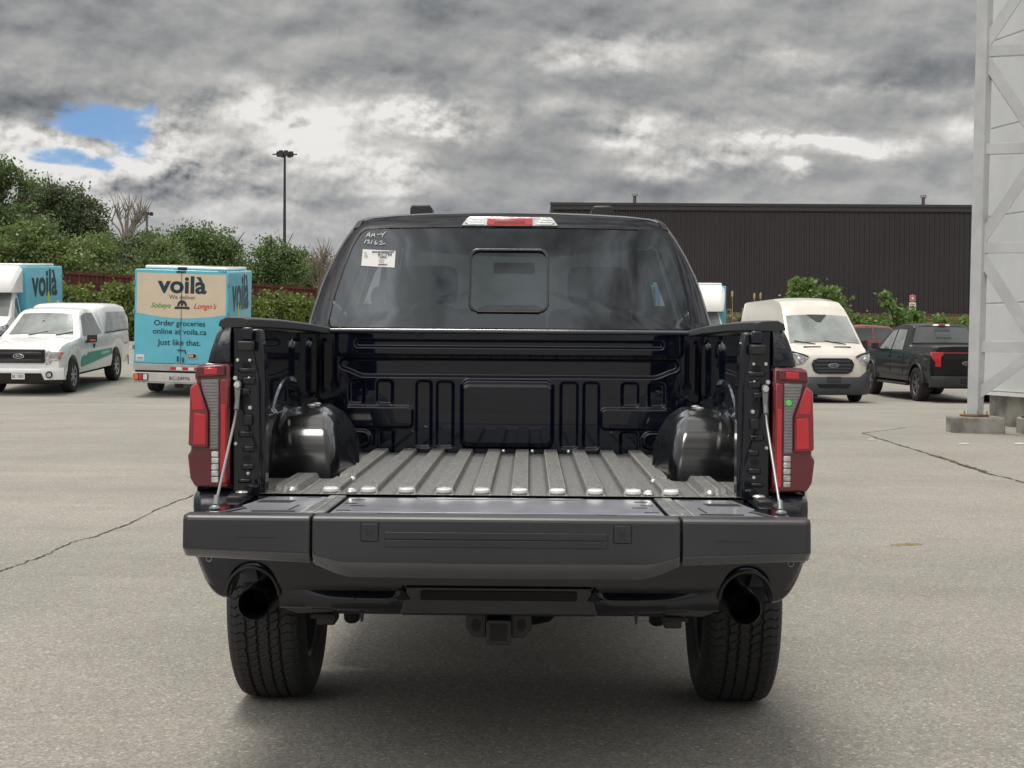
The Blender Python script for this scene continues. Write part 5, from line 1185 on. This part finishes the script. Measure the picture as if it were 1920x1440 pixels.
for k in range(31):
    x = -.93+1.86*k/30; yo = 4.60-.16*(abs(x)/.99)**4; zz_ = .515 if abs(x) < .575 else .345
    secs.append([(x, yo-.1, zz_), (x, yo, zz_), (x, yo+.0, .34), (x, yo-.03, .27), (x, yo-.1, .25)])
b.loft(secs); b.build('front_valance', PLASTD, wp, smooth=40)
def plate(parent, s_, x, y, z, facing, w=.305, h=.152):
    sg_ = 1 if facing == 'front' else -1
    p_ = MB().ext(rrect(x-w/2, x+w/2, z-h/2, z+h/2, .01), 'y', y, y+sg_*.008).build('number_plate', WHITEV, parent, bevel=.002)
    txt(s_, p_, (x, y+sg_*.0095, z-h*.28), FRONT if sg_ > 0 else REAR, mat('plate_ink', (.05, .07, .12), .5), width=w*.86, height=h*.48, bold=.01, ext=.0006)
    return p_
plate(wp, 'BK 13851', 0, 4.635, .445, 'front')
# canopy
TOPM = MB(); secs = []
for y, zt_, w in ((-1.16, 1.72, .83), (-1.12, 1.80, .85), (-1.0, 1.90, .86), (-.6, 1.955, .86), (.4, 1.985, .86), (.85, 1.975, .86), (1.02, 1.93, .85), (1.10, 1.83, .82)):
    H = [(.955, 1.262), (.955-(zt_-1.26)*.04, 1.262+(zt_-1.262)*.6), (w+.02, zt_-.10), (w-.02, zt_-.04), (w-.12, zt_-.005), (.4, zt_+.012)]
    secs.append([(-x, y, z) for x, z in H]+[(x, y, z) for x, z in H[::-1]])
TOPM.loft(secs); cn = TOPM.build('canopy', WHITE, wp, smooth=40)
for s in S2:
    side_pane([(-1.0, 1.32), (.86, 1.32), (.92, 1.44), (.80, 1.78), (-.92, 1.74)], cn, mat('canopy_panel', (.62, .64, .64), .3, coat=.5), 'canopy_side_panel', .958, 1.262, .09, s, .008)
    b = MB(); 
    for k, l in enumerate((.5, .62, .45, .4, .55)): b.loft([[(s*(.958-.09*(z-1.262)+d), y, z) for y, z in ((.72, 1.66-k*.065), (.72-l, 1.66-k*.065), (.72-l, 1.635-k*.065), (.72, 1.635-k*.065))] for d in (.013, .0145)])
    b.build('printed_lines', mat('faded_print', (.42, .46, .48), .5), cn)
    b = MB(); b.loft([[(s*(.958-.09*(z-1.262)+d), y, z) for y, z in ((-.15, 1.58), (-.75, 1.58), (-.75, 1.64), (-.15, 1.64))] for d in (.013, .0145)])
    b.loft([[(s*(.958-.09*(z-1.262)+d), y, z) for y, z in ((-.25, 1.46), (-.80, 1.46), (-.80, 1.50), (-.25, 1.50))] for d in (.013, .0145)]); b.build('printed_lines', mat('faded_print', (.42, .46, .48), .5), cn)
    b = MB(); b.loft([[(s*(.958+d), y, z) for y, z in ((-1.1, 1.285), (1.0, 1.285), (1.0, 1.262), (-1.1, 1.262))] for d in (.002, .010)]); b.build('canopy_rubber_strip', PLASTD, cn)
fw, rw_ = spot(133, 735), spot(210, 714)
place(wp, (-.88, 3.6), fw, heading((-.88, 3.6), fw, (-.88, 0), rw_))

# --- dark pickup seen from behind
dp = thing('pickup_truck', 'dark grey crew cab pickup with red light bar, partly behind the tower post', 'pickup truck')
BL = 1.22; Wf = pl([(-1.12, .93), (-1.05, .99), (4.1, .99), (4.45, .95), (4.7, .82)])
topf = pl([(-1.12, 1.36), (-.9, 1.39), (.70, 1.37), (.72, 1.385), (.98, 1.82), (1.05, 1.87), (1.5, 1.91), (2.0, 1.90), (2.4, 1.84), (3.25, 1.36), (3.4, 1.34), (4.3, 1.26), (4.6, 1.15), (4.7, 1.0)])
vbody('body', dp, DGREY, -1.12, 4.7, topf, lambda y: .48, lambda y: BL+.0, Wf, .38, (0, 3.68), .50, .42, .02, keys=(.70, .72, .98, 1.05))
b = MB(); b.grid(lambda u, v: ((-1+2*u)*(.82-.16*v), .735+.235*v, topf(.735+.235*v)+.022+.014*(1-abs(2*u-1))), 8, 3); rg = b.build('rear_window', G_WIN, dp)
b = MB(); b.loft([[(x*(1-.0*d), .79+.15*v+0, topf(.79+.15*v)+.04+d) for x, v in ((-.2, 0), (.2, 0), (.2, 1), (-.2, 1))] for d in (0, .004)]); b.build('sliding_pane', G_WIN, rg)
b = MB(); b.loft([[(x, y-.01, z+.02) for x, y, z in ((-.22, .96, 1.845), (.22, .96, 1.845), (.20, 1.0, 1.885), (-.20, 1.0, 1.885))], [(x, y+.05, z) for x, y, z in ((-.22, .96, 1.845), (.22, .96, 1.845), (.20, 1.0, 1.885), (-.20, 1.0, 1.885))]]); hb_ = b.build('high_brake_lamp', mat('lamp_white', (.8, .8, .8), .2, coat=1), dp)
MB().box(-.09, .09, .935, .95, 1.865, 1.905).build('red_lens', REDB, hb_)
for s in S2:
    side_pane([(2.02, 1.25), (2.95, 1.25), (2.38, 1.72), (2.02, 1.76)], dp, G_WS, 'door_window', .957, BL, .38, s)
    side_pane([(1.12, 1.25), (1.94, 1.25), (1.94, 1.77), (1.30, 1.76)], dp, G_WS, 'door_window', .957, BL, .38, s)
    MB().loft([[(s*x, y, z) for x, z in ((1.02, 1.24), (1.20, 1.24), (1.20, 1.40), (1.03, 1.40))] for y in (2.82, 2.92)]).tube([(s*.93, 2.85, 1.22), (s*1.05, 2.85, 1.26)], .03, 8).build('door_mirror', PLAST, dp, bevel=.015)
    for yy in (1.35, 2.15): MB().box(min(s*.985, s*1.015), max(s*.985, s*1.015), yy-.1, yy+.1, 1.06, 1.09).build('door_handle', PLASTD, dp, bevel=.006)
    for yy in (.98, 1.98): MB().box(min(s*.985, s*.9925), max(s*.985, s*.9925), yy-.006, yy+.006, .60, 1.2).build('door_gap', MATTE, dp)
    MB().box(min(s*.96, s*1.003), max(s*.96, s*1.003), .62, 3.05, .60, .68).build('rocker_trim', PLAST, dp, bevel=.01)
    MB().box(min(s*.80, s*1.0), max(s*.80, s*1.0), .7, 3.0, .36, .42).build('running_board', PLAST, dp, bevel=.015)
    for yy in (0, 3.68):
        tyre('wheel', dp, (s*.86, yy, .42), .42, .285, rim_side=s, rimmat=mat('machined_rim', (.22, .22, .225), .3, metal=.7), spokes=6, rr=.26)
        b = MB(); secs = []
        for k in range(21):
            a = R_(5+170*k/20); cy, cz = yy+.50*math.cos(a), .42+.50*math.sin(a)
            secs.append([(s*.985, cy, cz), (s*1.015, cy-.0*math.cos(a), cz), (s*1.012, cy+.06*math.cos(a), cz+.06*math.sin(a)), (s*.98, cy+.065*math.cos(a), cz+.065*math.sin(a))])
        b.loft(secs); b.build('wheel_arch_trim', PLAST, dp)
    b = MB(); b.ext([(s*x, z) for x, z in ((.99, 1.24), (.70, 1.24), (.70, 1.185), (.76, 1.12), (.76, .88), (.90, .88), (.90, 1.0), (.965, 1.08))], 'y', -1.15, -1.0); b.build('tail_lamp', REDB, dp, bevel=.012)
MB().box(-.72, .72, -1.1, 4.3, .36, .62).build('underbody', MATTE, dp)
MB().box(-.70, .25, -1.145, -1.11, 1.20, 1.235).build('light_bar', REDM, dp, bevel=.006)
MB().box(.25, .70, -1.145, -1.11, 1.20, 1.235).build('light_bar_end', mat('lamp_white', (.8, .8, .8), .2), dp, bevel=.006)
MB().ext(rrect(-.72, .72, .66, 1.19, .03), 'y', -1.135, -1.10).build('tailgate', DGREY, dp, bevel=.01)
oval_badge(dp, -1.137, .97, .12, .05, 'rear', x=-.12)
b = MB(); secs = []
for k in range(31):
    x = -.98+1.96*k/30; yo = -1.26+.16*(abs(x)/.98)**5; secs.append([(x, yo+.16, .66), (x, yo+.01, .66), (x, yo, .64), (x, yo+.004, .46), (x, yo+.03, .40), (x, yo+.16, .38)])
b.loft(secs); b.build('rear_bumper', PLAST, dp, smooth=40)
MB().box(-.30, .30, -1.28, -1.2, .50, .62).build('bumper_step', PLASTD, dp, bevel=.01)
fw, rw_ = spot(1630, 737), spot(1722, 752)
place(dp, (-.90, 0), rw_, heading((-.90, 3.68), fw, (-.90, 0), rw_), 3.68)

# --- beige van
vn = thing('van', 'beige high-roofed van with a dark grille facing the camera, right of the black pickup', 'van')
BL = 1.25; Wf = pl([(-1.2, .96), (-1.0, 1.0), (3.6, 1.0), (4.0, .96), (4.25, .86), (4.38, .66)])
topf = pl([(-1.2, 2.30), (-1.12, 2.44), (-.9, 2.49), (1.8, 2.52), (2.4, 2.44), (2.75, 2.28), (2.98, 2.10), (3.78, 1.37), (3.9, 1.31), (4.15, 1.20), (4.30, 1.10), (4.38, .92)])
vbody('body', vn, CREAM, -1.2, 4.38, topf, lambda y: .34, lambda y: BL, Wf, .16, (0, 3.4), .42, .36, .035, keys=(2.98, 3.78))
b = MB(); b.grid(lambda u, v: ((-1+2*u)*(.76+.10*v), 3.02+.72*v, topf(3.02+.72*v)+.016+.035*crf((-1+2*u)*(.76+.10*v), .84+.10*v)), 12, 5); ws = b.build('windscreen', G_WS, vn)
MB().loft([[(x, y+d*.5, z+d) for x, y, z in ((-.24, 3.03, 2.105), (.24, 3.03, 2.105), (.05, 3.22, 1.93), (-.05, 3.22, 1.93))] for d in (0.0, .012)]).build('sensor_shade', PLASTD, ws)
for a in (-.5, .25): MB().tube([(a, 3.80, 1.40), (a+.5, 3.72, 1.475)], .011, 5).build('wiper', MATTE, ws)
for s in S2:
    side_pane([(2.30, 1.32), (3.30, 1.32), (3.30, 1.42), (2.86, 1.92), (2.30, 1.95)], vn, G_WIN, 'door_window', .965, BL, .16, s)
    for y0, y1 in ((.9, 2.1), (-.9, .8)): side_pane(rrect(y0, y1, 1.36, 1.98, .06), vn, G_WS, 'side_window', .965, BL, .16, s)
    MB().loft([[(s*x, y, z) for x, z in ((1.06, 1.12), (1.24, 1.12), (1.25, 1.50), (1.08, 1.50))] for y in (3.10, 3.20)]).tube([(s*.95, 3.15, 1.22), (s*1.1, 3.15, 1.22)], .04, 8).build('door_mirror', PLAST, vn, bevel=.025)
    MB().box(min(s*.16, s*.58), max(s*.16, s*.58), 3.92, 3.95, 1.312, 1.345).build('bonnet_vent', PLASTD, vn, bevel=.005)
    b = MB(); b.loft([[(s*x, y-.30*max(0, x-.62), z) for x, z in ((.60, 1.10), (.70, 1.14), (.93, 1.20), (.95, 1.02), (.86, .90), (.68, .92))] for y in (4.10, 4.385)]); hl_ = b.build('headlamp', LAMPC, vn, bevel=.02)
    b = MB(); b.loft([[(s*x, y-.30*max(0, x-.62), z) for x, z in ((.575, 1.11), (.70, 1.165), (.955, 1.23), (.96, 1.205), (.70, 1.14), (.60, 1.09))] for y in (4.08, 4.39)]); b.build('headlamp_brow', PLASTD, hl_)
    MB().ball((s*.80, 4.33, 1.05), (.05, .03, .05), 12).build('headlamp_bulb', CHROME, hl_)
    for yy in (0, 3.4): tyre('wheel', vn, (s*.86, yy, .35), .35, .235, rim_side=s, rimmat=ALLOYD, spokes=8, rr=.21)
MB().box(-.74, .74, -1.0, 4.1, .26, .5).build('underbody', MATTE, vn)
g_ = MB().ext([(-.52, .92), (-.46, .75), (-.36, .70), (.36, .70), (.46, .75), (.52, .92), (.46, 1.03), (.36, 1.07), (-.36, 1.07), (-.46, 1.03)], 'y', 4.30, 4.43).build('grille', GRILLE, vn, bevel=.02)
for z, w in ((1.0, .40), (.915, .46), (.83, .44), (.76, .38)): MB().box(-w, w, 4.432, 4.445, z-.024, z+.014).build('grille_bar', mat('van_grille_bar', (.05, .053, .06), .4), g_, bevel=.006)
oval_badge(g_, 4.445, .895, .125, .052, 'front')
b = MB(); secs = []
for k in range(41):
    x = -1.0+2.0*k/40; yo = 4.50-.42*(abs(x)/1.0)**4; zu = .62+.16*sstep(.62, .95, abs(x)); secs.append([(x, yo-.2, zu), (x, yo-.03, zu), (x, yo, zu-.04), (x, yo+.01, .40), (x, yo-.01, .27), (x, yo-.06, .20), (x, yo-.2, .19)])
b.loft(secs); fb_ = b.build('front_bumper', GREYPL, vn, smooth=40)
MB().ext([(-.42, .46), (.42, .46), (.34, .36), (-.34, .36)], 'y', 4.45, 4.517).build('air_intake', MATTE, fb_, bevel=.006)
MB().ext(rrect(-.17, .17, .50, .63, .02), 'y', 4.45, 4.522).build('plate_holder', mat('plate_holder', (.035, .038, .043), .6), fb_, bevel=.006)
fw = spot(1603, 753); place(vn, (-.88, 3.4), fw, R_(180+6.5), 3.4)

# --- light blue box trucks
def box_truck(label):
    r = thing('box_truck', label, 'box truck', group='light blue delivery box trucks'); HW_, ZT, ZB, Y0, Y1 = 1.05, 2.87, .74, -1.25, 2.62
    bx = MB().ext(rrect(-HW_, HW_, ZB, ZT, .04, 3), 'y', Y0, Y1).build('cargo_box', BLUE, r, bevel=.02)
    MB().box(-HW_+.12, HW_-.12, Y0+.5, Y1-.05, ZT+.002, ZT+.09).build('roof_panel', WHITE, bx, bevel=.05)
    MB().box(-.10, .10, Y0+.0, Y0+.15, ZT+.002, ZT+.07).build('rear_camera', PLASTD, bx, bevel=.02)
    # rear face
    def RX(px): return (px-326)/80.8
    def RZ(px, py): return ZT-(py-505-(px-326)*.055)/80.2
    y = Y0; n = 24
    pts = [(-1.0, RZ(248, 517)), (1.0, RZ(407, 521.5))]+[(1.0-2.0*k/n, RZ(407-159*k/n, 592+7.5*math.sin(math.pi*k/n)-0*k)+0) for k in range(n+1)]
    pts = [(-1.0, 2.79), (1.0, 2.79)]+[(1.0-2.0*k/n, 1.88-.10*math.sin(math.pi*k/n)) for k in range(n+1)]
    MB().ext(pts, 'y', y-.004, y-.001).build('peach_panel', PEACH, bx)
    for z_ in (0,):
        MB().box(-.004, .006, y-.010, y-.005, ZB+.02, ZT-.03).build('door_seam', MATTE, bx)
    def T(s, x, z, w, m, **k): return txt(s, bx, (x, y-.006, z), REAR, m, width=w, ext=.0008, **k)
    T('voilà', .02, 2.36, 1.10, INK, bold=.03, height=.40)
    T('We deliver', .02, 2.215, .60, mat('brown_ink', (.06, .05, .045), .4), bold=.006)
    T('Sobeys', -.47, 2.01, .46, INKG, shear=.4, bold=.014)
    T("Longo's", .52, 2.01, .52, INKR, shear=.45, bold=.012, height=.17)
    GM = mat('emblem_grey', (.045, .045, .05), .4); b = MB()
    b.ext([(.17*math.cos(R_(a))*.66+.02, 2.06+.135*math.sin(R_(a))) for a in range(0, 181, 15)]+[(.17*math.cos(R_(a))*.34+.02, 2.06+.07*math.sin(R_(a))) for a in range(180, -1, -15)], 'y', y-.008, y-.005)
    b.ext([(-.16, 2.0), (-.13, 2.05), (.17, 2.05), (.20, 2.0), (.16, 1.985), (.02, 1.995), (-.12, 1.985)], 'y', y-.008, y-.005); b.ext(ell(.02, 2.10, .03, .035), 'y', y-.008, y-.005); b.build('farm_emblem', GM, bx)
    T('Order groceries', -.03, 1.61, 1.15, INK, bold=.012); T('online at voila.ca', -.03, 1.42, 1.21, INK, bold=.012); T('Just like that.', -.03, 1.17, .97, INK, bold=.012)
    T('19064', .90, 2.835, .20, mat('dark_teal_ink', (.02, .12, .16), .4), bold=.004)
    MB().box(-.12, .09, y-.03, y-.002, ZT-.055, ZT-.02).build('roof_lamp', PLASTD, bx, bevel=.004)
    MB().ext(rrect(-1.0, -.82, .80, .94, .015), 'y', y-.006, y-.001).build('warning_label', STICK, bx)
    MB().box(-.98, -.84, y-.008, y-.0065, .86, .875).box(-.98, -.84, y-.008, y-.0065, .825, .84).build('label_print', RUST, bx)
    MB().ext(rrect(.14, .38, .87, 1.0, .03), 'y', y-.012, y-.001).build('lock_plate', ALUM, bx, bevel=.004)
    MB().ext(rrect(.17, .35, .895, .975, .02), 'y', y-.018, y-.0125).build('lock_recess', PLASTD, bx, bevel=.004)
    MB().ext(rrect(.18, .29, .905, .965, .01), 'y', y-.022, y-.0185).build('lock_paddle', STEEL, bx, bevel=.004)
    MB().tube([(-.07, y-.03, 1.06), (.10, y-.03, 1.06), (.12, y-.03, .98)], .014, 8).tube([(-.06, y-.03, .92), (-.06, y-.03, .80)], .016, 8).tube([(.06, y-.03, .90), (.06, y-.03, .78)], .016, 8).build('door_latch', mat('latch_dark', (.06, .05, .05), .5, metal=.5), bx)
    for s in S2:
        for z in (2.55, 1.9, 1.1): MB().box(min(s*1.045, s*1.085), max(s*1.045, s*1.085), y-.02, y+.05, z-.05, z+.05).build('door_hinge', mat('hinge_blue', (.08, .30, .38), .4), bx, bevel=.006)
        X = s*(HW_+.003)
        # side lettering and artwork
        rot = LEFT if s < 0 else RIGHT
        txt('voilà', bx, (X, .72, 1.98), rot, INK, width=2.75, height=.86, bold=.03, ext=.001)
        b = MB(); b.ext([(.35*math.cos(R_(a))*.55+(.35 if s > 0 else .35), 1.55+.55*math.sin(R_(a))) for a in range(0, 360, 20)], 'x', X, X+s*.004); b.build('pear_artwork', mat('yellow_green_print', (.50, .55, .08), .4), bx)
        b = MB(); b.ext([(.33*math.cos(R_(a))-.65, 1.42+.38*math.sin(R_(a))) for a in range(0, 360, 20)], 'x', X, X+s*.004); b.build('peach_artwork', PEACH, bx)
        b = MB(); b.ext([(.09*math.cos(R_(a))+.33, 1.32+.12*math.sin(R_(a))) for a in range(0, 360, 30)], 'x', X+s*.005, X+s*.007); b.build('artwork_shade', RUST, bx)
        MB().box(min(X, X+s*.01), max(X, X+s*.01), Y0+.02, Y1-.02, ZB+.0, ZB+.05).build('side_skirt', ALUM, bx)
    # sill, bumper
    MB().box(-1.06, 1.06, Y0-.03, Y0+.3, .585, .735).build('rear_sill', ALUM, r, bevel=.01)
    for x in (-.22, 0.05, .32): MB().box(x, x+.13, Y0-.036, Y0-.031, .61, .675).build('red_reflector', REDB, r); MB().box(x+.13, x+.26, Y0-.036, Y0-.031, .61, .675).build('white_reflector', WHITEV, r)
    MB().box(-1.02, 1.02, Y0-.0, Y0+.2, .545, .583).build('sill_gap', MATTE, r)
    rb = MB().box(-1.05, 1.05, Y0-.10, Y0+.12, .33, .54).build('rear_bumper', mat('pale_bumper', (.60, .58, .54), .45, var=.06), r, bevel=.015)
    MB().box(-1.05, 1.05, Y0-.11, Y0+.1, .305, .328).build('bumper_edge', ALUM, rb)
    for s in S2:
        q = MB().ext(rrect(min(s*1.03, s*.70), max(s*1.03, s*.70), .365, .515, .03), 'y', Y0-.13, Y0-.09).build('rear_lamp', PLASTD, r, bevel=.005)
        for k, m_ in enumerate((ORANGE, REDB, mat('lamp_white', (.8, .8, .8), .2))):
            a, c = s*(1.015-.103*k), s*(.925-.103*k); MB().ext(rrect(min(a, c), max(a, c), .38, .50, .015), 'y', Y0-.14, Y0-.131).build('lamp_lens', m_, q, bevel=.004)
    o = txt('BC-24976', rb, (0, Y0-.106, .385), REAR, mat('plate_ink', (.05, .07, .12), .5), width=.46, height=.08, bold=.004)
    for s in S2:
        b = MB(); b.lathe([(.20, -.26), (.33, -.28), (.365, -.24), (.37, -.16), (.35, -.145), (.37, -.13), (.37, 0), (.33, .03), (.20, .02)], (s*.78+(.12), 0, .37), 'x', 36); wq = b.build('wheel', RUBB, r)
        MB().box(min(s*.60, s*1.0), max(s*.60, s*1.0), -.62, -.60, .25, .55).build('mud_flap', PLASTD, r)
        tyre('wheel', r, (s*.84, 3.45, .37), .37, .22, rim_side=s, rimmat=ALLOY, spokes=8, rr=.21)
    MB().box(-.40, .40, -1.0, 3.3, .38, .60).build('chassis', FRAME, r); MB().box(-.12, .05, -1.25, -1.1, .20, .34).build('tow_hook', FRAME, r, bevel=.01)
    # cab
    Wf = pl([(2.3, .98), (3.6, .98), (4.0, .94), (4.25, .84), (4.38, .66)]); topf = pl([(2.72, 2.12), (2.9, 2.14), (3.05, 2.08), (3.82, 1.37), (3.95, 1.31), (4.2, 1.18), (4.32, 1.08), (4.38, .92)])
    vbody('cab', r, WHITE, 2.76, 4.38, topf, lambda y: .38, lambda y: 1.25, Wf, .18, (3.45,), .44, .38, .03, 60, keys=(3.05, 3.82))
    b = MB(); b.grid(lambda u, v: ((-1+2*u)*(.74+.10*v), 3.07+.71*v, topf(3.07+.71*v)+.016+.03*crf((-1+2*u)*(.74+.10*v), .80+.12*v)), 12, 5); b.build('windscreen', G_WS, r)
    b = MB(); secs = []
    for y_, z_, w in ((2.76, 2.90, .98), (2.95, 2.80, .97), (3.25, 2.55, .93), (3.45, 2.32, .88), (3.50, 2.18, .84)):
        secs.append([(-w, y_, 2.10), (-w, y_, z_-.12), (-w+.1, y_, z_), (w-.1, y_, z_), (w, y_, z_-.12), (w, y_, 2.10)])
    b.loft(secs); b.build('roof_fairing', WHITE, r, bevel=.02, smooth=40)
    g2 = MB().ext([(-.50, .92), (-.44, .75), (-.36, .70), (.36, .70), (.44, .75), (.50, .92), (.44, 1.05), (-.44, 1.05)], 'y', 4.32, 4.43).build('grille', GRILLE, r, bevel=.02); oval_badge(g2, 4.432, .88, .12, .05, 'front')
    MB().box(-.96, .96, 4.2, 4.46, .30, .64).build('front_bumper', GREYPL, r, bevel=.08)
    for s in S2:
        side_pane([(2.86, 1.32), (3.42, 1.32), (3.42, 1.42), (3.02, 1.92), (2.86, 1.94)], r, G_WIN, 'door_window', .945, 1.25, .18, s)
        MB().loft([[(s*x, y_, z) for x, z in ((1.06, 1.14), (1.24, 1.14), (1.25, 1.50), (1.08, 1.50))] for y_ in (3.20, 3.30)]).tube([(s*.93, 3.25, 1.24), (s*1.1, 3.25, 1.24)], .04, 8).build('door_mirror', PLAST, r, bevel=.025)
        b = MB(); b.loft([[(s*x, y_-.30*max(0, x-.62), z) for x, z in ((.60, 1.10), (.70, 1.14), (.92, 1.20), (.94, 1.02), (.86, .90), (.68, .92))] for y_ in (4.10, 4.385)]); b.build('headlamp', LAMPC, r, bevel=.02)
    return r
bt = box_truck('light blue box truck seen from behind, beside the white parked pickup')
bt2 = copy_tree(bt); bt2['label'] = 'light blue box truck facing the camera at the left edge, behind the white pickup'
bt3 = copy_tree(bt); bt3['label'] = 'light blue box truck mostly hidden behind the black pickup, left of the beige van'
w1 = spot(285, 735); place(bt, (-.88, 0), w1, R_(2.6), 3.45); bt.rotation_euler[1] = R_(1.3)
q = at(52, 508, 41.5); place(bt2, (-1.05, 2.62), Vector((q.x, 41.5, 0)), R_(181.5), 3.45)
q = at(1361, 532, 42.5); place(bt3, (-1.05, 2.62), Vector((q.x, 42.5, 0)), R_(180), 3.45)

# --- small red car
rc = thing('car', 'small red car half hidden by bushes between the van and the dark pickup', 'car')
topf = pl([(-.9, 1.0), (-.85, 1.15), (-.3, 1.42), (.4, 1.47), (1.2, 1.42), (1.95, 1.0), (3.1, .86), (3.3, .7)]); Wf = pl([(-.9, .78), (-.7, .86), (2.9, .86), (3.3, .70)])
vbody('body', rc, RED, -.9, 3.3, topf, lambda y: .28, lambda y: .95, Wf, .35, (0, 2.6), .36, .31, .02, 90)
for s in S2:
    side_pane([(-.35, .98), (.55, .98), (.55, 1.36), (0, 1.36)], rc, G_WIN, 'door_window', .83, .95, .35, s); side_pane([(.62, .98), (1.7, .98), (1.2, 1.36), (.62, 1.38)], rc, G_WIN, 'door_window', .83, .95, .35, s)
    for yy in (0, 2.6): tyre('wheel', rc, (s*.76, yy, .31), .31, .2, rim_side=s, rimmat=ALLOY, spokes=6, rr=.19)
b = MB(); b.grid(lambda u, v: ((-1+2*u)*(.55+.12*v), 1.26+.6*v, topf(1.26+.6*v)+.03), 4, 3); b.build('windscreen', G_WS, rc)
q = at(1640, 650, 49); rc.location = (q.x-.9, 49, terrain(q.x, 49)+.05); rc.rotation_euler = (0, 0, R_(-80))
